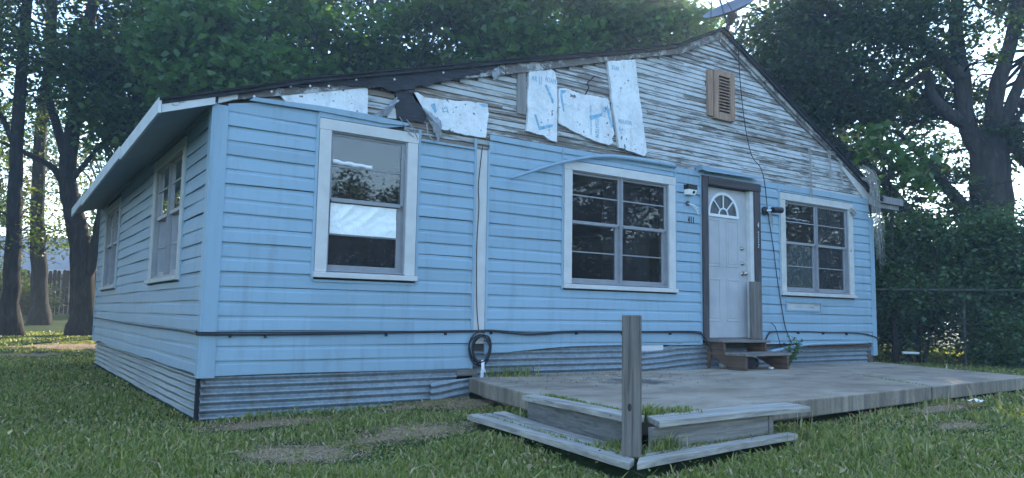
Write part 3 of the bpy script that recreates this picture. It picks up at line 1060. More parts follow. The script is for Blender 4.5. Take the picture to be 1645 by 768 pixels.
# left eave: soffit, fascia lengths, return board
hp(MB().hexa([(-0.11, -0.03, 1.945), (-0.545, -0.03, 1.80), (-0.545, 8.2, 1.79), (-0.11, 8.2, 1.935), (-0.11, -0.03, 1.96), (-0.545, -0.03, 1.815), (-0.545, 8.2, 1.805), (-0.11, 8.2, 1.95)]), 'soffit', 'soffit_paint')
for (ya, yb, dx, za, zb) in ((-0.065, 2.25, 0.0, 0.0, -0.012), (2.253, 4.6, -0.012, -0.006, -0.02), (4.603, 6.6, -0.002, -0.012, -0.024), (6.603, 8.3, -0.014, -0.02, -0.03)):
    x = -0.552 + dx
    hp(MB().hexa([(x, ya, 1.915 + za), (x, yb, 1.915 + zb), (x - 0.022, yb, 1.915 + zb), (x - 0.022, ya, 1.915 + za), (x, ya, 1.785 + za), (x, yb, 1.775 + zb), (x - 0.022, yb, 1.775 + zb), (x - 0.022, ya, 1.785 + za)]), 'fascia_board', 'fascia_paint')
hp(MB().prism(FW, [(-0.548, 1.792), (-0.13, 1.935), (-0.13, 2.03), (-0.548, 1.90)], 0.034, 0.055), 'fascia_board', 'peeling_trim', 'short peeling return board closing the left eave')
hp(MB().mbox(LW, 0.1, 8.2, 0.0, 0.035, 1.90, 1.935), 'frieze_board', 'soffit_paint')
# right eave box
hp(MB().box(10.20, 10.98, -0.02, 0.55, 2.10, 2.215), 'eave_box', 'plank_gray', bevel=0.004)
hp(MB().box(10.12, 10.90, 0.02, 0.55, 2.02, 2.098), 'eave_box', 'plank_gray', bevel=0.004)


# --- windows
def sheet(W, s0, s1, z0, z1, o, amp, mat, name, parent, ns=24, nz=18, diag=6.0, seed=0, slit=None):
    """wrinkled hanging sheet"""
    rs = np.random.default_rng(seed)
    ph = rs.uniform(0, 6, 6)
    vs, fs = [], []
    for i in range(ns + 1):
        for j in range(nz + 1):
            s, z_ = s0 + (s1 - s0) * i / ns, z0 + (z1 - z0) * j / nz
            a_ = s + 0.06 * math.sin(7 * z_ + ph[0]) + 0.03 * math.sin(17 * s + ph[1])
            b_ = z_ + 0.05 * math.sin(9 * s + ph[2]) + 0.025 * math.sin(21 * z_ + ph[3])
            w_ = 0.55 + 0.45 * math.sin(5.3 * s + 3.1 * z_ + ph[4]) * math.sin(4.1 * z_ - 2.7 * s + ph[5])
            r1 = 1 - 2 * abs(math.sin(diag * 1.5 * (a_ - 0.9 * b_) + ph[1]))
            r2 = 1 - 2 * abs(math.sin(diag * 3.4 * (a_ * 0.7 - b_) + ph[2]))
            r3 = 1 - 2 * abs(math.sin(diag * 6.1 * (a_ + 0.35 * b_) + ph[3]))
            d_ = amp * w_ * (0.55 * r1 + 0.35 * r2 + 0.22 * r3)
            vs.append(W(s, o + d_, z_))
    for i in range(ns):
        for j in range(nz):
            a = i * (nz + 1) + j
            fs.append((a, a + nz + 1, a + nz + 2, a + 1))
    o_ = MB().add(vs, fs).build(name, mat, parent, smooth=True)
    return o_


def window(W, s0, s1, z0, z1, units, casing, muntins, rt, extra=None, lab=None, glass='glass', sill_o=0.06):
    w = MB()
    ct, cb = 0.105, 0.085      # head height, bottom
    si0, si1 = s0 + 0.115, s1 - rt
    # casings sit 2 mm proud of each other where they meet
    w = MB().mbox(W, s0, s0 + 0.112, -0.03, 0.030, z0 + 0.04, z1 - ct)
    win = w.build('window', casing, house)
    tag(win, lab)
    MB().mbox(W, s1 - 0.112, s1, -0.03, 0.030, z0 + 0.04, z1 - ct).build('casing', casing, win, bevel=0.003)
    MB().mbox(W, s0 - 0.004, s1 + 0.004, -0.03, 0.033, z1 - ct + 0.001, z1).build('head_casing', casing, win, bevel=0.003)
    # sill with sloping top
    zt = z0 + 0.04
    MB().add([W(a, o, q) for a in (s0 - 0.015, s1 + 0.02) for (o, q) in ((-0.05, zt + 0.012), (sill_o, zt - 0.008), (sill_o, z0 - 0.012), (-0.05, z0 - 0.012))],
             [(3, 2, 1, 0), (4, 5, 6, 7), (0, 1, 5, 4), (1, 2, 6, 5), (2, 3, 7, 6), (3, 0, 4, 7)]).build('sill', casing, win, bevel=0.004)
    # jamb liner
    j0, j1, k0, k1 = s0 + 0.112, s1 - 0.112, z0 + 0.05, z1 - ct
    MB().mbox(W, j0, j0 + 0.012, -0.14, 0.012, k0, k1).mbox(W, j1 - 0.016, j1, -0.14, 0.012, k0, k1).mbox(W, j0 + 0.012, j1 - 0.016, -0.14, 0.012, k1 - 0.012, k1).mbox(W, j0 + 0.012, j1 - 0.016, -0.14, 0.0, k0, k0 + 0.014).build('jamb', 'sash_metal', win)
    j0 += 0.012
    j1 -= 0.016
    uw = (j1 - j0 - (0.032 if units == 2 else 0)) / units
    m1, m2, m3 = muntins
    for u in range(units):
        a = j0 + u * (uw + 0.032)
        b = a + uw
        if u == 1:
            MB().mbox(W, a - 0.032, a, -0.10, 0.004, k0 + 0.014, k1 - 0.012).mbox(W, a - 0.022, a - 0.010, 0.004, 0.012, k0 + 0.016, k1 - 0.014).build('mullion', 'sash_metal', win, bevel=0.003)
        # upper sash (outer) and lower sash (inner)
        us = MB().mbox(W, a, a + 0.022, -0.035, -0.010, m2, k1 - 0.012).mbox(W, b - 0.034, b, -0.035, -0.010, m2, k1 - 0.012)
        us.mbox(W, a + 0.022, b - 0.034, -0.034, -0.011, k1 - 0.036, k1 - 0.012).mbox(W, a + 0.022, b - 0.034, -0.034, -0.007, m2 - 0.018, m2 + 0.018).mbox(W, a + 0.022, b - 0.034, -0.030, -0.013, m1 - 0.007, m1 + 0.007)
        us.build('sash', 'sash_metal', win)
        ls = MB().mbox(W, a, a + 0.024, -0.066, -0.040, k0 + 0.014, m2 + 0.01).mbox(W, b - 0.05, b, -0.066, -0.040, k0 + 0.014, m2 + 0.01)
        ls.mbox(W, a + 0.024, b - 0.05, -0.065, -0.041, k0 + 0.014, k0 + 0.062).mbox(W, a + 0.024, b - 0.05, -0.065, -0.041, m2 - 0.022, m2 + 0.008).mbox(W, a + 0.024, b - 0.05, -0.062, -0.044, m3 - 0.007, m3 + 0.007)
        ls.build('sash', 'sash_metal', win)
        for (o, e0, e1, q0, q1) in ((-0.022, a + 0.022, b - 0.034, m1 + 0.010, k1 - 0.036), (-0.022, a + 0.022, b - 0.034, m2 + 0.018, m1 - 0.010), (-0.053, a + 0.024, b - 0.05, m3 + 0.010, m2 - 0.022), (-0.053, a + 0.024, b - 0.05, k0 + 0.062, m3 - 0.010)):
            MB().add([W(e0, o, q0), W(e1, o, q0), W(e1, o + 0.001, q1), W(e0, o + 0.001, q1)], [(0, 1, 2, 3)]).build('pane', glass, win)
        if extra:
            extra(win, u, a, b, k0, k1, (m1, m2, m3))
    return win


def ex1(win, u, a, b, k0, k1, m_):
    sheet(FW, a + 0.026, b - 0.06, m_[2] + 0.006, m_[1] - 0.028, -0.030, 0.013, 'foil_sheet', 'plastic_sheet', win, 44, 26, 7, 3)
    # rolled white plastic stuck at the upper muntin
    pr = [(a + 0.02 + 0.40 * t, 0.018 - 0.0, m_[0] + 0.035 - 0.012 * t + 0.004 * math.sin(19 * t)) for t in np.linspace(0, 1, 14)]
    MB().tube(pr, [0.018 + 0.008 * abs(math.sin(7 * t + 1)) * (1 - 0.3 * t) for t in np.linspace(0, 1, 14)], 8).build('plastic_roll', 'white_plastic', win, smooth=True)
    sheet(FW, a, b, k0, m_[2], -0.13, 0.02, 'curtain_dark', 'curtain', win, 24, 4, 8, 5)


def ex2(win, u, a, b, k0, k1, m_):
    if u == 1:
        sheet(FW, a - 0.05, b, k0, k1, -0.30, 0.03, 'curtain_dark', 'curtain', win, 24, 6, 4, 8)


def ex3(win, u, a, b, k0, k1, m_):
    if u == 0:
        sheet(FW, a + 0.01, b - 0.03, k0 + 0.03, m_[1], -0.072, 0.014, 'plastic_film', 'plastic_sheet', win, 26, 22, 5, 12)
        pr = [(a + 0.02 + 0.60 * t, 0.020, m_[0] + 0.05 - 0.012 * t + 0.006 * math.sin(23 * t)) for t in np.linspace(0, 1, 14)]
        MB().tube(pr, [0.008 + 0.007 * abs(math.sin(9 * t + 1)) for t in np.linspace(0, 1, 14)], 6).build('plastic_roll', 'plastic_film', win, smooth=True)
    else:
        sheet(FW, a + 0.01, b - 0.02, k0 + 0.03, k1 - 0.02, -0.085, 0.014, 'plastic_film_dark', 'plastic_sheet', win, 26, 30, 2, 14)


def exl(win, u, a, b, k0, k1, m_):
    for k, (c0, c1) in enumerate(((a + 0.04, a + 0.30), (b - 0.30, b - 0.04))):
        sheet(LW, c0, c1, k0, m_[1] + 0.1, -0.16, 0.022, 'curtain_gray', 'curtain', win, 26, 4, 0.5, 20 + k)


window(FW, *WIN_F[0][:4], 1, 'casing_paint', (1.55, 1.225, 0.90), 0.13, ex1, 'single window with a crumpled white sheet across its third pane', 'glass_dusty')
window(FW, *WIN_F[1][:4], 2, 'casing_paint', (1.57, 1.255, 0.915), 0.11, ex2, 'double window with dark empty panes left of the door')
window(FW, *WIN_F[2][:4], 2, 'old_casing', (1.59, 1.28, 0.945), 0.11, ex3, 'double window with crumpled plastic film right of the door')
window(LW, *WIN_L[0][:4], 2, 'old_casing', (1.50, 1.19, 0.86), 0.11, exl, 'double side window nearest the front corner')
window(LW, *WIN_L[1][:4], 2, 'old_casing', (1.47, 1.18, 0.86), 0.11, exl, 'double side window near the back corner')

# --- door
door = hp(MB().mbox(FW, 6.04, 6.975, -0.085, -0.045, -0.085, 1.925), 'door', 'door_paint', 'pale grey panelled front door with a fan window', bevel=0.003)
D0 = -0.045


def moulding(x0, x1, z0, z1, w=0.022, name='door_panel'):
    mb = MB()
    mb.mbox(FW, x0, x0 + w, D0 - 0.002, D0 + 0.007, z0, z1).mbox(FW, x1 - w, x1, D0 - 0.002, D0 + 0.007, z0, z1).mbox(FW, x0 + w, x1 - w, D0 - 0.002, D0 + 0.0065, z0, z0 + w).mbox(FW, x0 + w, x1 - w, D0 - 0.002, D0 + 0.0065, z1 - w, z1)
    mb.mbox(FW, x0 + w + 0.02, x1 - w - 0.02, D0 - 0.002, D0 + 0.005, z0 + w + 0.02, z1 - w - 0.02)
    hp(mb, name, 'door_paint', parent=door, bevel=0.003)


moulding(6.17, 6.43, 0.86, 1.50)
moulding(6.55, 6.81, 0.86, 1.50)
moulding(6.17, 6.43, 0.13, 0.70)
moulding(6.55, 6.81, 0.13, 0.70)
# fan window
fc, fz, fr = 6.495, 1.565, 0.275
N = 24
arc = lambda r_, k: (fc + r_ * math.cos(math.pi * k / N), fz + r_ * math.sin(math.pi * k / N))
mb = MB()
for k in range(N):
    mb.prism(FW, [arc(fr + 0.032, k), arc(fr + 0.032, k + 1), arc(fr - 0.004, k + 1), arc(fr - 0.004, k)], D0 - 0.002, D0 + 0.016)
mb.mbox(FW, fc - fr - 0.032, fc + fr + 0.032, D0 - 0.002, D0 + 0.0175, fz - 0.036, fz + 0.001)
fan = hp(mb, 'fan_window', 'white_plastic', parent=door)
hp(MB().prism(FW, [arc(fr, k) for k in range(N + 1)], D0 - 0.002, D0 + 0.003), 'fan_glass', 'plastic_film_dark', parent=door)
gr = MB()
for an in (45, 90, 135):
    ca, sa = math.cos(R(an)), math.sin(R(an))
    w = 0.009
    gr.prism(FW, [(fc + 0.085 * ca - w * sa, fz + 0.085 * sa + w * ca), (fc + 0.085 * ca + w * sa, fz + 0.085 * sa - w * ca), (fc + fr * ca + w * sa, fz + fr * sa - w * ca), (fc + fr * ca - w * sa, fz + fr * sa + w * ca)], D0 + 0.002, D0 + 0.012)
for k in range(N):
    gr.prism(FW, [arc(0.098, k), arc(0.098, k + 1), arc(0.078, k + 1), arc(0.078, k)], D0 + 0.002, D0 + 0.0125)
hp(gr, 'fan_grille', 'white_plastic', parent=door)
for (x, z_, r_, nm) in ((6.872, 1.13, 0.026, 'deadbolt'), (6.878, 0.925, 0.026, 'deadbolt'), (6.878, 0.785, 0.032, 'door_knob')):
    mt = Matrix.Translation((x, -D0, z_)) @ Matrix.Rotation(R(90), 4, 'X')
    if nm == 'deadbolt':
        MB().lathe([(r_ * 1.15, 0), (r_ * 1.15, 0.006), (r_ * 0.8, 0.012), (r_ * 0.7, 0.028), (0.004, 0.03)], 14, mt).build(nm, 'brass', door, smooth=True)
    else:
        MB().lathe([(r_, 0), (r_, 0.005), (0.013, 0.010), (0.012, 0.03), (0.026, 0.04), (0.032, 0.055), (0.026, 0.068), (0.004, 0.074)], 14, mt).build(nm, 'brass', door, smooth=True)
# frame boards
hp(MB().mbox(FW, 6.002, 6.10, -0.05, 0.050, -0.115, 2.035), 'door_frame', 'door_frame_wood', bevel=0.004)
hp(MB().mbox(FW, 6.102, 7.18, -0.05, 0.055, 1.938, 2.045), 'door_frame', 'door_frame_wood_x', bevel=0.004)
hp(MB().mbox(FW, 7.055, 7.175, -0.05, 0.048, -0.115, 1.936), 'door_frame', 'door_frame_wood', bevel=0.004)
hp(MB().mbox(FW, 6.98, 7.053, -0.10, 0.020, -0.115, 1.935), 'door_jamb', 'peeling_trim', 'peeling white door jamb on the latch side')
hp(MB().mbox(FW, 6.10, 6.98, -0.06, 0.02, -0.125, -0.09), 'door_sill', 'tread_wood')
text('4', 7.10, 1.43, 0.11, 0.0492, 'white_plastic', house, 'painted_number', sx=0.6)
# small white paint dribbles under the painted 4
for k in range(7):
    z_ = 1.36 - 0.035 * k
    hp(MB().mbox(FW, 7.112 + 0.006 * math.sin(k * 3), 7.124 + 0.006 * math.sin(k * 3), 0.047, 0.0493, z_, z_ + 0.02), 'paint_mark', 'white_plastic')
text('411', 5.745, 1.39, 0.13, 0.019, 'number_black', house, 'house_number', sx=0.48, ext=0.004, spc=1.35)

# fixtures on the wall
lamp = empty('wall_light', 'small black box light above the house number', 'wall light', loc=(5.76, -0.02, 1.82))
MB().box(-0.085, 0.085, -0.075, 0.02, 0.0, 0.065).build('light_cap', 'number_black', lamp, bevel=0.006)
MB().hexa([(-0.08, -0.07, 0.0), (0.08, -0.07, 0.0), (0.08, 0.018, 0.0), (-0.08, 0.018, 0.0), (-0.07, -0.045, -0.065), (0.07, -0.045, -0.065), (0.07, 0.018, -0.065), (-0.07, 0.018, -0.065)]).build('lens', 'foil_sheet', lamp)
MB().lathe([(0.02, 0), (0.02, 0.01), (0.012, 0.018), (0.002, 0.02)], 10, Matrix.Translation((0.03, -0.055, -0.03)) @ Matrix.Rotation(R(90), 4, 'X')).build('sensor', 'number_black', lamp)
jb = empty('junction_wires', 'bare wires hanging from a round hole above the house number', 'wires', loc=(5.74, -0.016, 1.645))
MB().lathe([(0.032, 0), (0.032, 0.012), (0.02, 0.014), (0.002, 0.014)], 12, Matrix.Rotation(R(90), 4, 'X')).build('junction_box', 'dark_metal', jb)
for k in range(3):
    MB().tube(spline([(0, -0.01, 0), (0.05 + 0.02 * k, -0.05, -0.03), (0.10 + 0.02 * k, -0.04, -0.07 - 0.02 * k), (0.13 + 0.015 * k, -0.05, -0.04 - 0.05 * k)], 4), 0.005, 5).build('wire', 'white_plastic', jb)
l2 = empty('wall_lamp', 'black barrel lamp hanging crooked right of the door', 'wall lamp', loc=(7.29, -0.018, 1.69))
MB().lathe([(0.06, 0), (0.06, 0.02), (0.045, 0.032), (0.004, 0.034)], 16, Matrix.Rotation(R(90), 4, 'X')).build('lamp_base', 'number_black', l2, smooth=False)
MB().tube([(0.02, -0.03, 0), (0.07, -0.09, 0.005)], 0.014, 8).build('lamp_arm', 'white_plastic', l2)
MB().tube([(0.05, -0.10, 0.005), (0.22, -0.13, 0.012)], [0.042, 0.042], 12).build('lamp_barrel', 'number_black', l2)
for k in range(4):
    MB().tube(spline([(0.03 + 0.02 * k, -0.05, -0.03), (0.06 + 0.015 * k, -0.06, -0.10), (0.08 + 0.012 * k, -0.05, -0.17 - 0.02 * k)], 3), 0.004, 4).build('web_strand', 'dead_vine', l2)


# --- corrugated skirting
def corr(W, s0, s1, top, bot, n, o=-0.02, name='skirting_sheet', label=None, tilt=0.0, amp=0.0155, pitch=0.0676):
    k = max(4, int((s1 - s0) / 0.25))
    vs, fs = [], []
    nz = 56
    for i in range(k + 1):
        s = s0 + (s1 - s0) * i / k
        zt, zb = top(s), bot(s)
        for j in range(nz + 1):
            z_ = zb + (zt - zb) * j / nz
            ph = 2 * math.pi * ((z_ - tilt * (s - s0)) / pitch + n)
            vs.append(W(s, o + amp * (1 + 0.25 * math.sin(2.3 * s + 1.1)) * math.sin(ph + 0.25 * math.sin(1.9 * s)) + 0.006 * math.sin(1.7 * s + 3 * z_) + (0.004 * math.sin(7 * s + 5 * z_)), z_))
    for i in range(k):
        for j in range(nz):
            a = i * (nz + 1) + j
            fs.append((a, a + nz + 1, a + nz + 2, a + 1))
    return hp(MB().add(vs, fs), name, 'corrugated_metal', label, smooth=True)


corr(FW, -0.105, 2.36, lambda s: -0.36, lambda s: -0.80, 0.1)
corr(FW, 2.05, 2.50, lambda s: -0.50 + 0.05 * (s - 2.05), lambda s: -0.78, 0.4, o=0.02, label='bent rusty scrap of skirting beside the patio corner', tilt=0.15)
corr(FW, 2.56, 4.70, lambda s: min(-0.16, botC(s) + 0.02), lambda s: -0.50, 0.6)
corr(FW, 4.72, 6.12, lambda s: -0.15 if s > 5.3 else -0.235 + 0.05 * (s - 4.72), lambda s: -0.50, 0.2, o=-0.012, tilt=0.055, label='crooked skirting sheet left of the door steps')
corr(FW, 6.15, 9.90, lambda s: -0.225, lambda s: -0.50, 0.5, o=-0.03)
corr(LW, 0.012, 4.2, lambda s: -0.35, lambda s: -0.80, 0.3, o=-0.03)
corr(LW, 4.15, 8.2, lambda s: -0.35, lambda s: -0.80, 0.32, o=-0.035)
hp(MB().mbox(FW, 2.36, 2.60, -0.03, 0.0, -0.455, -0.385), 'skirting_board', 'tread_wood')
hp(MB().mbox(FW, 4.72, 5.3, -0.03, 0.004, -0.235, -0.17), 'skirting_board', 'peeling_trim')
hp(MB().mbox(FW, 8.3, 9.92, -0.03, 0.003, -0.235, -0.18), 'skirting_board', 'step_brown')
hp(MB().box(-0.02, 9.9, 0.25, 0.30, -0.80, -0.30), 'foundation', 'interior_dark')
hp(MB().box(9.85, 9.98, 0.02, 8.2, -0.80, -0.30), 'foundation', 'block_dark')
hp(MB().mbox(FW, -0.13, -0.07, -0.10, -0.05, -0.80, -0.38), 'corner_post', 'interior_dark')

# ------------------------------------------------------------------ cables on the wall
def cable(pts, r_, name, label, cat, clips=None, n=6, off=0.0):
    e = empty(name, label, cat, loc=pts[0])
    o_ = Vector(pts[0])
    MB().tube([Vector(p) - o_ for p in spline(pts, 8)], r_, n).build('cable', 'cable_black', e, smooth=True)
    for (x, y, z_) in clips or []:
        MB().box(x - 0.008 - o_.x, x + 0.008 - o_.x, y - 0.014 - o_.y, y + 0.02 - o_.y, z_ - 0.022 - o_.z, z_ + 0.008 - o_.z).build('cable_clip', 'cable_black', e)
    return e


cable([(-0.155, 8.1, 0.02), (-0.155, 6.0, 0.0), (-0.155, 3.2, -0.02), (-0.15, 1.2, -0.018), (-0.155, 0.1, -0.028), (-0.13, -0.04, -0.03), (0.3, -0.035, -0.032), (0.9, -0.035, -0.028), (1.7, -0.035, -0.014), (2.4, -0.035, -0.006), (2.7, -0.035, 0.004), (2.95, -0.04, -0.018), (3.2, -0.045, -0.036), (3.45, -0.04, -0.03), (3.8, -0.035, -0.006), (4.7, -0.035, -0.010), (5.6, -0.035, -0.012), (5.9, -0.04, -0.022), (5.99, -0.05, -0.07), (6.04, -0.09, -0.17), (6.07, -0.10, -0.26)],
      0.010, 'wall_cable', 'black cable clipped along the blue siding left of the door', 'cable',
      [(0.1, -0.03, -0.036), (0.4, -0.03, -0.04), (1.55, -0.03, -0.028), (2.2, -0.03, -0.018), (2.75, -0.03, -0.008), (3.9, -0.03, -0.014), (4.6, -0.03, -0.018), (5.4, -0.03, -0.02)])
cable([(-0.15, 0.08, -0.005), (-0.13, -0.03, -0.014), (0.4, -0.03, -0.014), (1.2, -0.03, -0.012), (2.5, -0.03, 0.006), (2.76, -0.03, 0.010), (3.3, -0.035, -0.020), (3.85, -0.03, 0.004), (5.0, -0.03, 0.0), (5.85, -0.03, 0.0), (5.97, -0.04, -0.04), (6.02, -0.06, -0.10)], 0.006, 'wall_cable', 'thinner black cable running just above the clipped one', 'cable')
cable([(7.22, -0.05, -0.13), (7.30, -0.045, -0.04), (7.40, -0.035, -0.004), (7.8, -0.03, 0.0), (8.3, -0.03, -0.004), (8.8, -0.035, -0.018), (9.3, -0.03, -0.02), (9.7, -0.03, -0.04), (9.98, -0.03, -0.085), (10.06, -0.03, -0.14)], 0.010, 'wall_cable', 'black cable along the siding right of the door', 'cable', [(8.0, -0.03, -0.01), (8.6, -0.03, -0.02), (9.2, -0.03, -0.03)])
coil = empty('cable_coil', 'coiled black cable hanging on the siding above the patio corner', 'cable coil', loc=(2.60, -0.055, -0.165))
cp = []
for k in range(0, 12 * 5 + 1):
    a = k * 2 * math.pi / 12 + 1.2
    t = k // 12
    rx = 0.115 + 0.018 * math.sin(2.3 * t + 1) + 0.008 * math.sin(3 * a)
    rz = 0.145 + 0.016 * math.cos(1.9 * t)
    cp.append((rx * math.cos(a) + 0.012 * math.sin(t * 2), -0.012 * (t % 3), rz * math.sin(a) - 0.01 * t))
MB().tube(spline(cp, 2), 0.0085, 6).build('loop', 'cable_black', coil, smooth=True)
for k in range(6):
    x = random.uniform(-0.0, 0.06)
    MB().tube(spline([(x, -0.02, -0.13), (x - 0.01, -0.035, -0.20), (x - 0.03 * k / 3, -0.05, -0.26 - 0.03 * k)], 4), [0.005] * 4 + [0.004] * 4 + [0.002], 5).build('rope_tail', 'white_plastic', coil)
cable([(2.60, -0.02, 1.96), (2.565, -0.012, 1.55), (2.575, -0.012, 1.30), (2.56, -0.012, 0.9), (2.572, -0.012, 0.3), (2.60, -0.02, -0.02)], 0.005, 'drop_wire', 'thin wire down the white board between the siding sections', 'wire')
cable([(6.70, -0.09, 4.02), (6.79, -0.03, 3.56), (6.90, -0.02, 2.87), (7.02, -0.03, 2.45), (7.11, -0.10, 2.28), (7.20, -0.10, 2.08), (7.35, -0.03, 1.71), (7.46, -0.03, 1.2), (7.51, -0.03, 0.90), (7.60, -0.03, 0.45), (7.72, -0.03, 0.02), (7.92, -0.05, -0.30)], 0.006, 'drop_wire', 'black wire hanging from the roof peak down past the door', 'wire')
cable([(7.29, -0.10, 0.12), (7.35, -0.12, 0.06), (7.43, -0.13, -0.15), (7.52, -0.12, -0.36)], 0.006, 'drop_wire', 'short stiff wire end sticking up beside the door steps', 'wire')

# ------------------------------------------------------------------ door steps
steps = empty('door_steps', 'two tread wooden steps with brown stringers below the front door', 'steps', loc=(6.5, 0, -0.47))


def stringer(x0, x1):
    pl = [(0.02, 0.0), (0.02, 0.335), (-0.27, 0.335), (-0.285, 0.20), (-0.30, 0.175), (-0.60, 0.175), (-0.615, 0.15), (-0.61, 0.0), (-0.42, 0.0), (-0.06, 0.17), (-0.02, 0.0)]
    n = len(pl)
    vs = [(x0, y, z_) for y, z_ in pl] + [(x1, y, z_) for y, z_ in pl]
    MB().add(vs, [tuple(range(n)), tuple(range(2 * n - 1, n - 1, -1))] + [(i, i + n, (i + 1) % n + n, (i + 1) % n) for i in range(n)]).build('stringer', 'step_brown', steps, bevel=0.003)


stringer(-0.40, -0.362)
stringer(0.42, 0.458)
MB().hexa([(-0.45, -0.30, 0.372), (0.53, -0.285, 0.362), (0.53, -0.0, 0.365), (-0.45, -0.0, 0.378), (-0.45, -0.30, 0.337), (0.53, -0.285, 0.3265), (0.53, -0.0, 0.3365), (-0.45, -0.0, 0.337)]).build('tread', 'tread_wood', steps, bevel=0.004)
MB().hexa([(-0.42, -0.635, 0.212), (0.50, -0.625, 0.212), (0.50, -0.305, 0.216), (-0.42, -0.31, 0.216), (-0.42, -0.635, 0.177), (0.50, -0.625, 0.177), (0.50, -0.305, 0.177), (-0.42, -0.31, 0.177)]).build('tread', 'tread_wood', steps, bevel=0.004)
plank = MB().box(6.88, 7.10, -0.105, -0.062, -0.098, 0.675).build('plank', 'post_wood', None, bevel=0.003)
tag(plank, 'short dark upright plank standing beside the front door', 'plank')


def rock(x, y, z_, r_, name, label, mat='stone', group=None, sq=0.7):
    mb = MB()
    vs, fs = [], []
    nu, nv = 9, 6
    for j in range(nv + 1):
        for i in range(nu):
            a, b = 2 * math.pi * i / nu, math.pi * j / nv
            k = r_ * (1 + 0.16 * math.sin(3 * a + 5 * x + j))
            vs.append((k * math.sin(b) * math.cos(a), k * math.sin(b) * math.sin(a), k * sq * math.cos(b) + r_ * sq))
    for j in range(nv):
        for i in range(nu):
            fs.append((j * nu + i, j * nu + (i + 1) % nu, (j + 1) * nu + (i + 1) % nu, (j + 1) * nu + i))
    o_ = mb.add(vs, fs).build(name, mat, None, smooth=True)
    o_.location = (x, y, z_)
    return tag(o_, label, 'rock' if name == 'rock' else name, group)


rock(6.22, -0.16, -0.475, 0.06, 'rock', 'small grey rock on the patio under the door steps')
can = MB().tube([(0, 0, 0.07), (0.16, 0.07, 0.07)], [0.07, 0.07], 14).build('bucket', 'dark_metal', None)
can.location = (6.52, -0.35, -0.47)
tag(can, 'small dark round bucket lying under the door steps', 'bucket')
tag(MB().box(6.74, 6.79, -0.50, -0.46, -0.468, -0.445).build('paper_scrap', 'litter_white', None), 'tiny white scrap on the patio under the door steps', 'litter')

# ------------------------------------------------------------------ corner post and low timber steps at the patio edge
e = empty('wooden_post', 'square weathered grey post standing on the corner of the timber steps', 'post', loc=(1.575, -3.40, -0.64))
pm = MB()
w = 0.0535
ang = math.atan2(-6.7457 + 3.40, -1.5755 - 1.575)
ca, sa = math.cos(ang - 0.10), math.sin(ang - 0.10)
c4 = [(a * ca - b * sa, a * sa + b * ca) for a, b in ((-w, -w), (w, -w), (w, w), (-w, w))]
lv = [(0, 1.0), (0.3, 1.0), (0.6, 1.0), (0.822, 1.0)]
vs = [(x * k, y * k, z_) for z_, k in lv for x, y in c4]
fs = [(3, 2, 1, 0), (12, 13, 14, 15)]
for i in range(3):
    for j in range(4):
        fs.append((i * 4 + j, i * 4 + (j + 1) % 4, i * 4 + 4 + (j + 1) % 4, i * 4 + 4 + j))
pm.add(vs, fs)
pm.build('post', 'post_wood', e, bevel=0.004)
mk_wood('knot_wood', (0.05, 0.045, 0.045), 2)
n_ = Vector((ca, sa, 0))
t_ = Vector((-sa, ca, 0))
kp = [n_ * (w + 0.0006) + t_ * (-0.008 + 0.012 * math.cos(a)) + Vector((0, 0, 0.285 + 0.024 * math.sin(a))) for a in np.linspace(0, 2 * math.pi, 14)[:-1]]
kq = [p - n_ * 0.003 for p in kp]
kk = len(kp)
MB().add(kp + kq, [tuple(range(kk))] + [(i, i + kk, (i + 1) % kk + kk, (i + 1) % kk) for i in range(kk)]).build('knot', 'knot_wood', e)

ts = empty('timber_steps', 'low weathered timber steps wrapping the patio corner', 'steps', loc=(1.9, -3.0, -0.7))
o0 = Vector((1.9, -3.0, -0.7))


def board(poly, z0, z1, mat, label=None, name='board', warp=0.006):
    """plank from 4 plan corners (a,b long side outer; c,d inner) split along its length for a slight warp"""
    a, b, c, d = [Vector((*p, 0)) for p in poly]
    K = 8
    vs, fs = [], []
    ph = random.uniform(0, 6)
    for i in range(K + 1):
        t = i / K
        p, q = a.lerp(b, t), d.lerp(c, t)
        dz = warp * math.sin(3.1 * t + ph)
        e_ = random.uniform(-0.004, 0.004)
        dirn = (q - p).normalized()
        p = p - dirn * e_
        for (v, z_) in ((p, z0), (p, z1), (q, z1 + 0.002), (q, z0)):
            vs.append(v - o0 + Vector((0, 0, z_ + dz)))
    for i in range(K):
        for j in range(4):
            fs.append((i * 4 + j, i * 4 + (j + 1) % 4, (i + 1) * 4 + (j + 1) % 4, (i + 1) * 4 + j))
    fs += [(3, 2, 1, 0), tuple(K * 4 + j for j in range(4))]
    o_ = MB().add(vs, fs).build(name, mat, ts, bevel=0.004)
    return tag(o_, label)


board([(1.93, -1.76), (1.74, -3.26), (1.90, -3.17), (2.08, -1.74)], -0.497, -0.458, 'deck_wood_y')
board([(1.80, -3.40), (3.42, -3.33), (3.50, -3.06), (1.93, -3.165)], -0.498, -0.460, 'deck_wood_x')
board([(1.965, -1.80), (1.79, -3.22), (1.83, -3.22), (2.005, -1.80)], -0.68, -0.50, 'riser_wood_y', name='riser_board', warp=0.002)
board([(1.80, -3.345), (2.98, -3.29), (2.98, -3.25), (1.80, -3.305)], -0.68, -0.502, 'riser_wood_x', name='riser_board', warp=0.002)
board([(2.985, -3.30), (3.03, -3.298), (3.03, -3.16), (2.985, -3.16)], -0.68, -0.502, 'riser_wood_x', name='riser_board', warp=0.0)
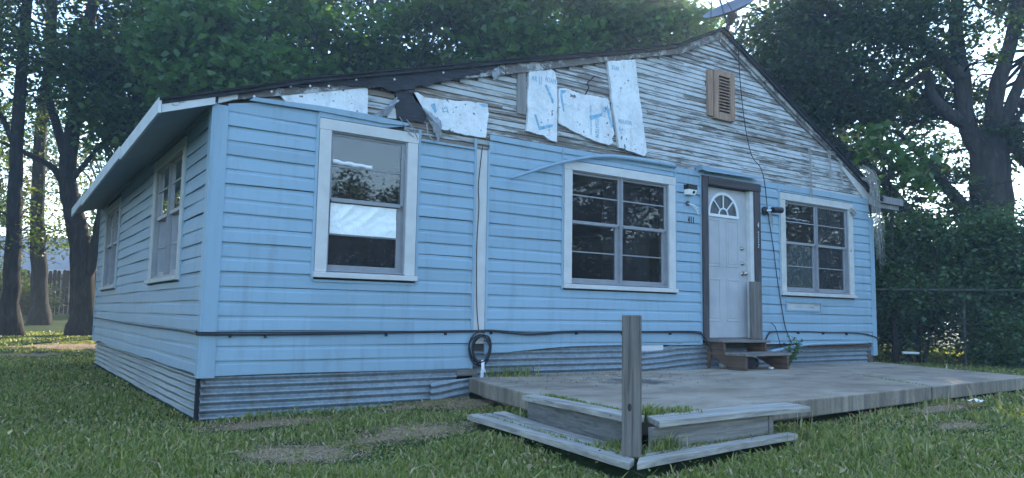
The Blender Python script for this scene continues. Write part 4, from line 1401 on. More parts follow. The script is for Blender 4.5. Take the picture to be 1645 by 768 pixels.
# lower treads, left run: three boards
board([(1.60, -1.48), (1.40, -3.56), (1.52, -3.48), (1.715, -1.46)], -0.672, -0.632, 'deck_wood_y', name='tread')
board([(1.73, -1.45), (1.545, -3.40), (1.655, -3.30), (1.845, -1.44)], -0.675, -0.637, 'deck_wood_y', name='tread', warp=0.012)
board([(1.86, -1.47), (1.69, -3.12), (1.78, -3.08), (1.965, -1.47)], -0.678, -0.632, 'deck_wood_y', name='tread', warp=0.014)
# right run: two boards
board([(1.44, -3.585), (3.16, -3.40), (3.18, -3.305), (1.56, -3.475)], -0.674, -0.634, 'deck_wood_x', name='tread')
board([(1.64, -3.445), (3.19, -3.29), (3.22, -3.185), (1.74, -3.335)], -0.676, -0.640, 'deck_wood_x', name='tread', warp=0.01)

for (x, y, z_) in ((1.86, -1.95, -0.457), (1.72, -3.05, -0.457), (2.2, -3.30, -0.459), (3.2, -3.25, -0.459), (1.62, -1.75, -0.631), (1.50, -3.2, -0.631), (2.0, -3.47, -0.633), (2.9, -3.37, -0.633)):
    MB().tube([Vector((x, y, z_ - 0.004)) - o0, Vector((x, y, z_ + 0.0015)) - o0], 0.007, 8).build('screw_head', 'dark_metal', ts)
# ------------------------------------------------------------------ satellite dish
dish = empty('satellite_dish', 'grey satellite dish tilted skyward on the roof peak', 'satellite dish', loc=(6.86, 0.25, 4.05))
dn = (-rr * 0.40 + uu * 0.86 - fw * 0.33).normalized()
q = dn.to_track_quat('Z', 'Y').to_matrix().to_4x4()
cpos = Vector((6.80, 0.10, 4.52)) - Vector((6.86, 0.25, 4.05))
A = Matrix.Translation(cpos) @ q
prof_in = [(0.002, 0.0), (0.12, 0.006), (0.24, 0.026), (0.32, 0.05), (0.385, 0.078)]
prof = [(r_, z_ - 0.012) for r_, z_ in prof_in] + [(0.394, 0.078)] + prof_in[::-1]
mb = MB()
mb.lathe(prof, 28, A)
mb.build('reflector', 'dish_paint', dish, smooth=True)
MB().tube([(0, 0, 0.0), (0.03, 0, 0.30), (0.05, -0.02, 0.42)], 0.034, 10).build('mast', 'dish_paint', dish)
MB().tube([cpos + dn * -0.05, (0.045, -0.02, 0.36)], [0.075, 0.05], 10).build('bracket', 'dish_paint', dish)
lnb = cpos + dn * 0.45 - rr * 0.12 + uu * 0.02
MB().tube([cpos - rr * 0.06 - uu * 0.02 + dn * 0.0 + (-uu) * 0.16, lnb], 0.016, 8).build('feed_arm', 'dish_paint', dish)
MB().tube([cpos + rr * 0.10 - uu * 0.14, lnb], 0.010, 6).build('feed_strut', 'dish_paint', dish)
MB().tube([cpos - rr * 0.30 - uu * 0.10, lnb], 0.010, 6).build('feed_strut', 'dish_paint', dish)
MB().tube([lnb, lnb - dn * 0.10 + rr * 0.02], [0.035, 0.045], 10).build('receiver', 'dish_paint', dish)

# ------------------------------------------------------------------ dead vine at right corner
vine = empty('dead_vine', 'dry grey vine tangled over the right corner of the eave', 'dead vine', loc=(9.95, -0.05, 2.3))
for k in range(46):
    x = random.uniform(-0.14, 0.06)
    top_ = random.uniform(0.0, 0.25)
    L = random.uniform(0.5, 1.45)
    pts_ = [(x - 0.25 * random.random(), -0.01 - 0.03 * random.random(), top_ + 0.1)]
    for t in (0.0, 0.3, 0.6, 1.0):
        pts_.append((x + 0.17 * t + random.uniform(-0.05, 0.05), -0.02 - random.uniform(0, 0.09), top_ - L * t))
    MB().tube(spline(pts_, 3), np.linspace(0.005, 0.0015, (len(pts_) - 1) * 3 + 1), 4).build('vine_strand', 'dead_vine', vine)
for (x, z0, L) in ((8.35, 2.72, 0.75), (8.85, 2.72, 0.45), (9.15, 2.6, 0.35)):
    for k in range(3):
        MB().tube(spline([(x - 9.95 + 0.03 * k, 0.03, z0 - 2.3 + 0.05), (x - 9.94 + 0.02 * k, 0.015, z0 - 2.3 - L * 0.5), (x - 9.93 + 0.025 * k, 0.02, z0 - 2.3 - L)], 3), 0.005, 4).build('vine_strand', 'dead_vine', vine)
nest = empty('mud_nest', 'small grey nest clump at the top corner of the right window', 'nest', loc=(9.43, -0.06, 1.88))
for k in range(9):
    MB().tube(spline([(random.uniform(-0.05, 0.05), random.uniform(-0.02, 0.02), random.uniform(-0.07, 0.05)) for _ in range(4)], 3), 0.014, 5).build('twig', 'dead_vine', nest)


# ------------------------------------------------------------------ foliage
def leaves(name, pts, size, mat, parent, up_bias=0.6, asp=0.62, rng=RNG, droop=0.0):
    """a kite-shaped folded leaf at every point (two triangles share the midrib)"""
    n = len(pts)
    nrm = rng.normal(size=(n, 3))
    nrm[:, 2] = np.abs(nrm[:, 2]) + up_bias
    nrm /= np.linalg.norm(nrm, axis=1, keepdims=True)
    d = rng.normal(size=(n, 3))
    d[:, 2] -= droop
    d -= nrm * np.sum(d * nrm, 1, keepdims=True)
    d /= np.linalg.norm(d, axis=1, keepdims=True) + 1e-9
    b = np.cross(nrm, d)
    sz = (size * rng.uniform(0.6, 1.25, n))[:, None]
    fold = nrm * sz * 0.12
    p = np.asarray(pts)
    v = np.stack([p, p + d * sz * 0.42 + b * sz * asp * 0.5 + fold, p + d * sz, p + d * sz * 0.42 - b * sz * asp * 0.5 + fold], 1).reshape(-1, 3)
    base = np.arange(n)[:, None] * 4
    f = np.stack([base + [0, 1, 2], base + [0, 2, 3]], 1).reshape(-1, 3)
    o_ = fast_mesh(name, v, f, mat, parent)
    o_['kind'] = 'stuff'
    return o_


def clump_pts(centers, rads, per, sub, rng, flat_=0.75, spread=0.33):
    """leaf positions: every big clump holds sub small sprays, every spray holds leaves"""
    out = []
    for c, r_ in zip(centers, rads):
        ns = max(3, int(sub * (r_ / 1.0) ** 2))
        d = rng.normal(size=(ns, 3))
        d /= np.linalg.norm(d, axis=1, keepdims=True)
        rad = r_ * rng.uniform(0.35, 1.0, (ns, 1)) ** 0.6
        sc = np.array(c) + d * rad * np.array([1, 1, flat_])
        q_ = np.repeat(sc, per, 0) + rng.normal(size=(ns * per, 3)) * np.array([spread, spread, spread * 0.45]) * min(r_, 1.2)
        out.append(q_)
    return np.concatenate(out)


def rot_path(path, rads):
    return path, rads


def tree(label, limbs, clumps, leaf_size, leaf_mat, per=14, sub=40, name='tree', group=None, seed=0, twigs=True, cat='tree', flat_=0.75, droop=0.0, spread=0.33, asp=0.62):
    """limbs: list of (points, r0, r1) - the first is the trunk; clumps: list of (centre, radius)"""
    rng = np.random.default_rng(seed)
    base = Vector(limbs[0][0][0])
    t = empty(name, label, cat, group, loc=base)
    mb = MB()
    allp = []
    for k, (pts_, ra, rb) in enumerate(limbs):
        sp = spline(pts_, 5)
        L = len(sp)
        rads = [ra + (rb - ra) * (i / (L - 1)) ** 0.8 for i in range(L)]
        if k == 0:
            rads[0] *= 1.5
            if L > 2:
                rads[1] *= 1.18
        sp = [p + Vector(tuple(rng.normal(size=3) * 0.045 * rads[i])) for i, p in enumerate(sp)]
        if k == 0:
            sp[0] = sp[0] - Vector((0, 0, 0.25))
        allp += [(p, r_) for p, r_ in zip(sp, rads)]
        mb.tube([p - base for p in sp], rads, 10)
    mb.build('trunk', 'bark', t, smooth=True)
    if twigs:
        tw = MB()
        for c, r_ in clumps:
            C_ = Vector(c)
            near = sorted(allp, key=lambda q_: (q_[0] - C_).length)[:4]
            p0, pr = near[int(rng.integers(0, len(near)))]
            mid = (p0 + C_) * 0.5 + Vector(tuple(rng.normal(size=3) * 0.12 * (p0 - C_).length))
            r1 = min(pr * 0.6, 0.012 + 0.018 * (p0 - C_).length)
            tw.tube([p - base for p in spline([p0, mid, C_], 4)], np.linspace(r1, 0.012, 9), 5)
            for _ in range(4):
                e_ = C_ + Vector(tuple(rng.normal(size=3) * r_ * 0.6))
                s_0 = mid.lerp(C_, rng.uniform(0.3, 1))
                tw.tube([p - base for p in (s_0, (s_0 + e_) * 0.5 + Vector(tuple(rng.normal(size=3) * 0.1 * r_)), e_)], [0.014, 0.01, 0.005], 4)
        o_ = tw.build('twigs', 'bark', t)
        o_['kind'] = 'stuff'
    P_ = clump_pts([c for c, _ in clumps], [r_ for _, r_ in clumps], per, sub, rng, flat_, spread) - np.array(base)
    leaves('crown', P_, leaf_size, leaf_mat, t, rng=rng, droop=droop, asp=asp)
    return t


def scatter_clumps(c, ext, n, r_, rng):
    out = []
    for _ in range(n):
        v = rng.normal(size=3)
        v /= np.linalg.norm(v)
        v *= rng.uniform(0.25, 1.0) ** 0.5
        out.append((tuple(np.array(c) + v * np.array(ext)), float(r_ * rng.uniform(0.7, 1.25))))
    return out


g_ = lambda x, y: float(ground_z(x, y))
rng = np.random.default_rng(21)

# --- left yard: the big forked tree, two straight ones
cl = scatter_clumps((0.2, 16.0, 8.4), (3.8, 3.0, 3.0), 24, 0.9, rng) + [((1.6, 15.5, 5.6), 0.8), ((2.2, 15.0, 6.4), 0.9), ((-1.9, 18.3, 4.9), 0.7), ((-1.2, 18.0, 5.4), 0.6), ((1.0, 15.8, 7.2), 0.9), ((2.6, 14.2, 7.6), 1.0), ((0.9, 16.6, 4.8), 0.5), ((1.9, 15.6, 4.6), 0.6), ((1.3, 16.2, 3.6), 0.5), ((2.3, 14.6, 5.3), 0.7)]
tree('big forked tree standing just behind the back left corner of the house',
     [([(0.55, 17.5, -0.5), (0.42, 17.4, 0.6), (0.30, 17.33, 1.81), (0.02, 17.36, 3.01), (-0.16, 17.37, 3.87), (-0.11, 17.17, 5.25), (-0.06, 16.92, 6.97), (0.1, 16.6, 8.7), (0.15, 16.4, 10.1)], 0.37, 0.11),
      ([(0.40, 17.35, 0.9), (0.60, 17.1, 1.6), (0.69, 16.95, 2.6), (0.80, 16.7, 3.6), (0.97, 16.53, 4.41), (1.46, 16.05, 5.62), (2.2, 15.2, 6.6)], 0.20, 0.05),
      ([(-0.0, 17.36, 3.2), (-0.5, 17.58, 4.03), (-1.17, 17.99, 4.45), (-1.9, 18.4, 4.8)], 0.13, 0.04),
      ([(-0.12, 17.32, 4.0), (-0.51, 17.44, 5.24), (-0.81, 17.5, 6.44), (-0.75, 17.31, 7.65), (-0.79, 17.15, 9.2)], 0.14, 0.06),
      ([(-0.09, 17.34, 3.7), (0.21, 17.09, 4.13), (0.66, 16.69, 4.83), (1.5, 16.0, 5.3)], 0.10, 0.03)],
     cl, 0.135, 'leaf_left', 12, 46, seed=2)
cl = scatter_clumps((-1.8, 16.6, 8.4), (2.4, 2.2, 2.8), 18, 0.8, rng) + [((-1.9, 17.2, 1.9), 0.6), ((-1.0, 17.0, 2.3), 0.6), ((-2.4, 17.0, 3.2), 0.7), ((-1.1, 17.5, 3.1), 0.5), ((-2.2, 16.5, 5.2), 0.7), ((-0.9, 16.9, 5.7), 0.6)]
tree('straight tall tree at the far left edge of the yard',
     [([(-1.22, 17.34, -0.35), (-1.27, 17.21, 1.37), (-1.34, 17.01, 3.34), (-1.41, 16.77, 5.8), (-1.41, 16.46, 8.27), (-1.43, 16.32, 10.2)], 0.24, 0.10),
      ([(-1.36, 16.9, 4.2), (-1.8, 16.8, 5.2), (-2.4, 16.6, 6.0)], 0.09, 0.03)],
     cl, 0.13, 'leaf_left', 12, 46, seed=3)
cl = scatter_clumps((-0.9, 21.2, 8.8), (3.0, 2.5, 3.2), 18, 1.0, rng) + [((-0.4, 21.3, 2.2), 0.7), ((0.1, 21.0, 2.6), 0.7), ((-1.3, 21.5, 3.2), 0.7), ((0.2, 21.2, 4.0), 0.8), ((-1.4, 21.2, 5.2), 0.8)]
tree('straight tree between the big forked tree and the far left one',
     [([(-0.35, 21.65, -0.4), (-0.5, 21.54, 1.43), (-0.67, 21.42, 3.4), (-0.75, 21.16, 5.96), (-0.7, 20.88, 7.93), (-0.8, 20.72, 10.5)], 0.29, 0.11)],
     cl, 0.14, 'leaf_left', 12, 44, seed=4)
# small trees further back on the left, backlit yellow painted into one's leaves
cl = scatter_clumps((-2.2, 27.0, 4.6), (3.0, 1.6, 2.8), 16, 1.0, rng)
tree('thin yellow green tree behind the far left fence', [([(-2.0, 30.0, -0.4), (-2.1, 29.8, 2.0), (-2.3, 29.2, 4.6)], 0.14, 0.05)], [((c[0], c[1] + 3.0, c[2]), r_) for c, r_ in cl], 0.17, 'leaf_backlit', 9, 13, seed=5)
cl = scatter_clumps((2.2, 30.0, 5.6), (4.2, 2.0, 3.4), 22, 1.25, rng)
tree('broad dark tree behind the wooden fence', [([(2.4, 30.5, -0.4), (2.3, 30.3, 2.0), (2.1, 30.0, 5.0)], 0.25, 0.08)], cl, 0.2, 'leaf_left', 10, 18, seed=6)

# --- broad-leaved trees behind the roof
def broad(px, label, seed, n=20, ext=(2.4, 2.0, 2.7), zc=6.2, per=13, sub=40, mat='leaf_broad', size=0.225):
    rg = np.random.default_rng(seed)
    x, y = px
    cl = scatter_clumps((x, y, zc), ext, n, 0.95, rg)
    gz = g_(x, y)
    tree(label, [([(x + 0.3, y + 0.4, gz), (x + 0.2, y + 0.3, 2.0), (x, y, 4.2), (x - 0.3, y, 7.6)], 0.20, 0.05), ([(x + 0.1, y, 3.4), (x + 1.1, y - 0.4, 5.2), (x + 1.7, y - 0.8, 6.6)], 0.09, 0.03), ([(x, y, 3.8), (x - 1.0, y + 0.3, 5.6), (x - 1.8, y, 6.8)], 0.09, 0.03)],
         cl, size, mat, per, sub, seed=seed, droop=1.6, spread=0.30, asp=0.8)


broad((3.2, 12.6), 'broad leaved tree rising behind the low left end of the roof', 31, 22, (2.0, 1.6, 3.0), 5.9)
broad((6.2, 12.3), 'broad leaved tree behind the roof above the first window', 32, 24, (2.4, 1.8, 3.0), 6.0)
broad((9.0, 11.2), 'broad leaved tree behind the roof above the white foam sheets', 33, 24, (2.3, 1.8, 2.6), 7.2)
broad((11.6, 10.0), 'broad leaved tree just left of the satellite dish', 34, 26, (2.3, 1.8, 2.5), 7.9)
broad((14.3, 9.6), 'broad leaved tree right behind the satellite dish', 35, 30, (1.9, 1.5, 2.7), 8.3)
broad((1.6, 16.6), 'broad leaved tree hanging over the back left corner of the roof', 36, 18, (2.0, 1.6, 2.8), 6.6)
# darker trees behind those
def dark(x, y, label, seed, n=26, ext=(3.6, 2.4, 3.6), zc=7.0, size=0.2, per=13, sub=26, r_=1.35, mat='leaf_dark'):
    rg = np.random.default_rng(seed)
    gz = g_(x, y)
    tree(label, [([(x, y, gz), (x + 0.1, y, 2.5), (x - 0.1, y, 5.5), (x, y, 9.0)], 0.3, 0.08), ([(x, y, 4.0), (x + 1.4, y, 6.2), (x + 2.2, y, 7.4)], 0.12, 0.03), ([(x, y, 4.4), (x - 1.5, y, 6.4), (x - 2.4, y, 7.6)], 0.12, 0.03)],
         scatter_clumps((x, y, zc), ext, n, r_, rg), size, mat, per, sub, seed=seed)


dark(4.0, 18.0, 'dense dark tree behind the broad leaved one at the low roof end', 41, 50, (3.6, 2.6, 6.0), 8.6)
dark(8.4, 17.5, 'dense dark tree rising behind the middle of the roof', 42, 54, (3.8, 2.6, 6.0), 8.8)
dark(12.9, 15.5, 'dense dark tree behind the roof left of the dish', 43, 50, (3.4, 2.6, 6.0), 8.8)

# --- right: big spreading oak
oak_limbs = [([(16.9, 1.15, -0.6), (16.6, 0.97, 0.4), (16.45, 0.94, 1.5), (16.22, 0.85, 3.12), (16.10, 0.83, 4.2)], 0.60, 0.36),
             ([(16.10, 0.86, 3.7), (15.70, 1.06, 4.54), (15.52, 1.03, 5.55), (15.34, 1.03, 6.49), (15.31, 0.91, 8.2)], 0.23, 0.12),
             ([(15.54, 1.02, 5.5), (15.11, 1.27, 5.88), (14.63, 1.55, 6.28), (14.0, 1.95, 6.4), (13.2, 2.4, 6.7)], 0.20, 0.05),
             ([(15.22, 1.2, 5.84), (14.83, 1.47, 5.77), (14.46, 1.76, 5.46), (13.9, 2.2, 5.1)], 0.12, 0.04),
             ([(15.70, 1.06, 4.5), (15.3, 1.28, 4.73), (14.99, 1.44, 5.13), (14.9, 1.45, 5.54), (14.47, 1.77, 5.28), (13.8, 2.1, 5.4)], 0.17, 0.05),
             ([(16.13, 0.80, 3.9), (16.17, 0.64, 5.15), (16.33, 0.41, 6.11), (16.48, 0.18, 7.4), (16.6, 0.1, 8.6)], 0.21, 0.09),
             ([(16.23, 0.71, 3.9), (16.50, 0.45, 5.02), (16.85, 0.11, 6.11), (17.4, -0.3, 7.2)], 0.17, 0.06),
             ([(16.40, 1.0, 1.1), (15.73, 1.35, 1.76), (15.14, 1.69, 2.22), (14.71, 1.93, 2.62), (14.03, 2.29, 3.49), (13.2, 2.8, 4.1)], 0.24, 0.06),
             ([(16.45, 0.94, 1.4), (15.91, 1.14, 2.44), (15.41, 1.4, 3.11), (14.91, 1.66, 3.78), (14.4, 1.9, 4.3)], 0.20, 0.05)]
rg = np.random.default_rng(77)
cl = scatter_clumps((14.0, 2.6, 6.2), (2.4, 1.8, 2.5), 46, 0.75, rg) + scatter_clumps((13.2, 3.8, 6.0), (1.5, 1.2, 1.9), 26, 0.7, rg) + scatter_clumps((15.6, 1.6, 8.2), (3.4, 2.4, 1.6), 26, 0.9, rg) + scatter_clumps((13.6, 2.9, 4.2), (1.5, 1.2, 1.2), 16, 0.6, rg) + scatter_clumps((17.9, -0.2, 7.0), (1.2, 1.2, 1.6), 13, 0.6, rg) + scatter_clumps((16.6, 0.5, 5.8), (2.0, 1.6, 2.4), 40, 0.42, rg) + scatter_clumps((15.0, 1.7, 3.0), (1.2, 1.0, 1.2), 16, 0.42, rg) + scatter_clumps((18.4, -0.8, 4.4), (1.6, 1.2, 2.6), 34, 0.5, rg) + scatter_clumps((16.9, 1.9, 4.6), (2.2, 0.7, 2.6), 36, 0.45, rg) + scatter_clumps((13.0, 4.2, 5.4), (1.4, 1.2, 2.0), 18, 0.8, rg)
tree('huge spreading dark oak with thick limbs right of the house', oak_limbs, cl, 0.135, 'leaf_oak', 13, 46, seed=8, spread=0.24)
dark(20.0, 6.6, 'dark tree filling the gaps behind the big oak', 45, 26, (3.6, 3.0, 4.6), 7.6, 0.19, 11, 18, 1.2, 'leaf_oak')
dark(17.6, 10.5, 'dark tall tree behind the roof ridge right of the dish', 47, 26, (2.4, 2.2, 4.5), 5.0, 0.18, 12, 24, 1.1)

# young broad-leaved tree right of the house
rg = np.random.default_rng(90)
cl = [((11.63, 0.6, 3.23), 0.40), ((11.43, 0.7, 3.50), 0.35), ((11.98, 0.45, 2.95), 0.38), ((12.15, 0.35, 3.3), 0.34), ((11.75, 0.7, 2.6), 0.35), ((12.3, 0.3, 2.55), 0.30)]
tree('young light green tree with large leaves right of the eave', [([(11.95, 0.75, -0.6), (11.9, 0.7, 1.0), (11.8, 0.65, 2.2), (11.65, 0.6, 3.2)], 0.05, 0.015)], cl, 0.20, 'leaf_broad', 9, 45, seed=91, droop=1.2, spread=0.35, asp=0.8)

# --- shrubs along the right fence
def shrub(x, y, h, r_, label, seed, mat='leaf_shrub', n=22, size=0.095, per=14, sub=170):
    rg = np.random.default_rng(seed)
    gz = g_(x, y)
    cl = scatter_clumps((x, y, gz + h * 0.55), (r_, r_ * 0.7, h * 0.45), n, 0.52, rg)
    limbs = []
    for k in range(5):
        a = rg.uniform(0, 6.28)
        limbs.append(([(x + 0.1 * math.cos(a), y + 0.1 * math.sin(a), gz), (x + 0.35 * r_ * math.cos(a), y + 0.35 * r_ * math.sin(a), gz + h * 0.35), (x + 0.7 * r_ * math.cos(a), y + 0.5 * r_ * math.sin(a), gz + h * 0.8)], 0.035, 0.01))
    tree(label, limbs, cl, size, mat, per, sub, name='shrub', seed=seed, cat='shrub', flat_=0.8, spread=0.36)


shrub(11.35, 1.75, 2.6, 0.95, 'dense shrub right beside the right corner of the house', 51, n=26)
shrub(12.75, 0.75, 2.75, 1.15, 'dense feathery shrub in the middle of the fence line', 52, n=28)
shrub(14.1, -0.15, 2.9, 1.15, 'tall dense shrub in front of the oak trunk', 53, n=30)
shrub(15.4, -1.1, 2.9, 1.2, 'dense shrub at the far right edge', 54, n=28)
shrub(13.2, 4.0, 3.3, 1.5, 'taller dark shrub behind the fence line shrubs', 55, 'leaf_dark', 30, 0.12)
shrub(15.8, 2.8, 2.8, 1.4, 'dark shrub at the foot of the oak', 56, 'leaf_dark', 24, 0.12)
shrub(17.5, 4.4, 3.3, 2.0, 'tall dark thicket behind the oak trunk', 59, 'leaf_dark', 34, 0.15, 13, 90)
shrub(11.6, 5.5, 3.0, 1.3, 'dark shrub beside the right wall of the house', 57, 'leaf_dark', 22, 0.12)
shrub(13.1, -0.5, 0.9, 0.6, 'low light green shrub beyond the patio', 58, 'leaf_shrub', 14, 0.08)
# left undergrowth
shrub(-0.7, 25.2, 0.9, 0.5, 'low leafy bush between the left tree trunks', 61, 'leaf_left', 16, 0.12, 12, 60)
shrub(-1.9, 24.5, 1.9, 0.9, 'taller bush at the far left in front of the fence', 62, 'leaf_left', 16, 0.12, 12, 60)

# weed by the steps
weed = empty('weed', 'leafy green weed growing at the wall beside the door steps', 'weed', loc=(7.62, -0.14, -0.47))
st = MB()
pts_ = []
for k in range(7):
    a = k * 0.9
    tip = Vector((0.16 * math.cos(a) + 0.05, -0.10 * abs(math.sin(a)) - 0.02, 0.25 + 0.06 * (k % 4)))
    st.tube(spline([(0, 0, 0), tip * 0.5 + Vector((0.02, -0.02, 0.05)), tip], 3), np.linspace(0.005, 0.002, 7), 4)
    for t in np.linspace(0.3, 1.0, 9):
        for _ in range(2):
            pts_.append(tip * t + Vector((random.uniform(-0.03, 0.03), random.uniform(-0.03, 0.03), random.uniform(-0.02, 0.03))))
st.build('stem', 'leaf_broad', weed)
leaves('foliage', np.array([tuple(p) for p in pts_]), 0.055, 'leaf_broad', weed)

# ------------------------------------------------------------------ fences, neighbour, wires
cf = empty('chain_link_fence', 'rusty chain link fence in front of the shrubs on the right', 'fence', loc=(10.5, 1.1, -0.6))
fa, fb = Vector((10.5, 1.1, 0)), Vector((14.6, -1.65, 0))
fd = (fb - fa).normalized()
FLn = (fb - fa).length
o_f = Vector((10.5, 1.1, -0.6))
MB().tube([fa + Vector((0, 0, 0.71)) - o_f, fb + Vector((0, 0, 0.76)) - o_f], 0.019, 8).build('top_rail', 'galvanized', cf)
for d_ in (0.05, 2.4, 4.8):
    p = fa + fd * d_
    MB().tube([p + Vector((0, 0.03, -0.75)) - o_f, p + Vector((0, 0.03, 0.70 + 0.01 * d_)) - o_f], 0.026, 8).build('fence_post', 'galvanized', cf)
wm = MB()
step_ = 0.11
k = -12
while k * step_ < FLn:
    for sgn in (1, -1):
        s_a = k * step_ if sgn > 0 else k * step_ + 1.3
        pts2 = []
        for t in (0, 1):
            s_ = s_a + sgn * 1.3 * t
            pts2.append((s_, -0.6 + 1.3 * t))
        (sa_, za), (sb_, zb) = pts2
        def clip(s_lim):
            return None
        if min(sa_, sb_) < 0 or max(sa_, sb_) > FLn:
            k_ = (zb - za) / (sb_ - sa_)
            s_lo, s_hi = max(0, min(sa_, sb_)), min(FLn, max(sa_, sb_))
            if s_hi - s_lo < 0.02:
                continue
            za, zb = za + (s_lo - sa_) * k_, za + (s_hi - sa_) * k_
            sa_, sb_ = s_lo, s_hi
        wm.tube([fa + fd * sa_ + Vector((0, 0, za)) - o_f, fa + fd * sb_ + Vector((0, 0, zb)) - o_f], 0.0022, 3, cap=False)
    k += 1
o_ = wm.build('wire_mesh', 'galvanized', cf)
o_['kind'] = 'stuff'

wf = empty('wooden_fence', 'dark picket fence across the back of the left yard', 'fence', loc=(-1.0, 28.1, -0.3))
wa, wb = Vector((-4.5, 30.5, 0)), Vector((3.4, 25.1, 0))
wd = (wb - wa).normalized()
wn_ = Vector((-wd.y, wd.x, 0))
base_w = Vector((-1.0, 28.1, -0.3))
Lw = (wb - wa).length
yaw_w = math.atan2(wd.y, wd.x)
pk = None
for i in range(int(Lw / 0.17)):
    p = wa + wd * (0.17 * i)
    if pk is None:
        pk = MB().add([(-0.066, -0.01, 0), (0.066, -0.01, 0), (0.066, -0.01, 1.62), (0.04, -0.01, 1.68), (-0.04, -0.01, 1.68), (-0.066, -0.01, 1.62), (-0.066, 0.01, 0), (0.066, 0.01, 0), (0.066, 0.01, 1.62), (0.04, 0.01, 1.68), (-0.04, 0.01, 1.68), (-0.066, 0.01, 1.62)],
                      [(0, 1, 2, 3, 4, 5), (11, 10, 9, 8, 7, 6), (0, 6, 7, 1), (1, 7, 8, 2), (2, 8, 9, 3), (3, 9, 10, 4), (4, 10, 11, 5), (5, 11, 6, 0)]).build('picket', 'picket_wood', wf)
        q_ = pk
    else:
        q_ = pk.copy()
        COL.objects.link(q_)
        q_.parent = wf
    q_.location = (p.x - base_w.x, p.y - base_w.y, g_(p.x, p.y) - base_w.z + random.uniform(-0.03, 0.03))
    q_.rotation_euler = (random.uniform(-0.02, 0.02), random.uniform(-0.02, 0.02), yaw_w)
for zz in (0.35, 1.3):
    a_, b_ = wa + wn_ * 0.04, wb + wn_ * 0.04
    MB().tube([a_ + Vector((0, 0, g_(a_.x, a_.y) + zz)) - base_w, b_ + Vector((0, 0, g_(b_.x, b_.y) + zz)) - base_w], 0.045, 4).build('rail', 'picket_wood', wf)

nb = empty('neighbour_house', 'low brown house with pale roof behind the picket fence', 'house', loc=(0.0, 36.5, -0.4))
dn_ = Vector((0.82, -0.56, 0))
bn_ = Vector((0.56, 0.82, 0))


def nbx(s, t, z_):
    v = dn_ * s + bn_ * t
    return (v.x, v.y, z_)


MB().add([nbx(s, t, z_) for s in (-6, 5) for t in (0, 7) for z_ in (0, 2.45)], [(0, 1, 3, 2), (4, 6, 7, 5), (0, 4, 5, 1), (2, 3, 7, 6), (0, 2, 6, 4), (1, 5, 7, 3)]).build('wall', 'neighbour_wall', nb)
MB().add([nbx(-6.5, -0.6, 2.35), nbx(5.5, -0.6, 2.35), nbx(5.5, 3.5, 4.3), nbx(-6.5, 3.5, 4.3), nbx(-6.5, 7.6, 2.35), nbx(5.5, 7.6, 2.35), nbx(-6.5, -0.6, 2.2), nbx(5.5, -0.6, 2.2), nbx(5.5, 7.6, 2.2), nbx(-6.5, 7.6, 2.2)],
         [(0, 1, 2, 3), (3, 2, 5, 4), (0, 6, 7, 1), (6, 9, 8, 7), (4, 5, 8, 9), (1, 7, 8, 5, 2), (0, 3, 4, 9, 6)]).build('roof', 'neighbour_roof', nb)
MB().add([nbx(s, t, z_) for s in (-6.5, 5.5) for t in (-0.66, -0.605) for z_ in (2.18, 2.38)], [(0, 1, 3, 2), (4, 6, 7, 5), (0, 4, 5, 1), (2, 3, 7, 6), (0, 2, 6, 4), (1, 5, 7, 3)]).build('fascia', 'fascia_paint', nb)
MB().add([nbx(s, t, z_) for s in (0.6, 1.7) for t in (-0.05, -0.005) for z_ in (0.9, 2.1)], [(0, 1, 3, 2), (4, 6, 7, 5), (0, 4, 5, 1), (2, 3, 7, 6), (0, 2, 6, 4), (1, 5, 7, 3)]).build('window', 'plastic_film_dark', nb)


def wire(pts_, label):
    o_ = MB().tube(spline(pts_, 8), 0.009, 5).build('overhead_wire', 'cable_black', None)
    tag(o_, label, 'wire')


wire([(9.2, 4.0, 3.15), (10.64, 2.18, 3.32), (12.58, 0.23, 3.59), (13.88, -1.31, 3.93), (18.0, -6.0, 5.2)], 'upper overhead wire crossing in front of the oak')
wire([(12.55, 2.84, 2.32), (12.35, 0.4, 2.42), (12.23, -1.84, 2.58), (12.0, -8.0, 3.4)], 'lower overhead wire crossing the oak trunk')

# bare hanging twigs by the dish belong to the oak's outer branch: a thin dead branch
tb = MB()
for q_ in ([(13.2, 2.4, 6.7), (11.6, 2.6, 6.5), (10.4, 2.6, 6.15), (9.9, 2.6, 5.8)], [(10.9, 2.6, 6.35), (10.3, 2.6, 6.3), (9.9, 2.6, 6.2)], [(10.4, 2.6, 6.15), (10.0, 2.6, 6.05), (9.6, 2.6, 5.95)], [(11.6, 2.6, 6.5), (11.0, 2.6, 6.2), (10.6, 2.6, 5.9)], [(10.2, 2.6, 6.0), (9.95, 2.6, 5.7), (9.7, 2.6, 5.6)]):
    tb.tube(spline(q_, 5), np.linspace(0.022, 0.004, (len(q_) - 1) * 5 + 1), 5)
oakroot = bpy.data.objects.get('tree.012')
o_ = tb.build('dead_branch', 'bark', None)
for ob in bpy.data.objects:
    if ob.get('label', '').startswith('huge spreading'):
        o_.parent = ob
        o_.location = -ob.location

rg = np.random.default_rng(66)
for k, (x, y, lab) in enumerate(((-11.0, 16.0, 'unseen leafy tree far to the left added to darken the side wall'), (-4.6, 26.5, 'leafy yard tree mirrored between the side window panes at the back'), (-10.5, 3.0, 'leafy yard tree left of the house mirrored in the near side window'), (-9.0, 9.5, 'leafy yard tree left of the house mirrored in the far side window'))):  # first tree is out of view, added to darken the left wall
    tree(lab, [([(x, y, -0.7), (x, y, 2.5), (x + 0.2, y, 6.5)], 0.3, 0.08)], scatter_clumps((x, y, 5.2), (3.0, 3.6, 4.6), 46, 1.3, rg), 0.22, 'leaf_left', 12, 26, seed=70 + k)
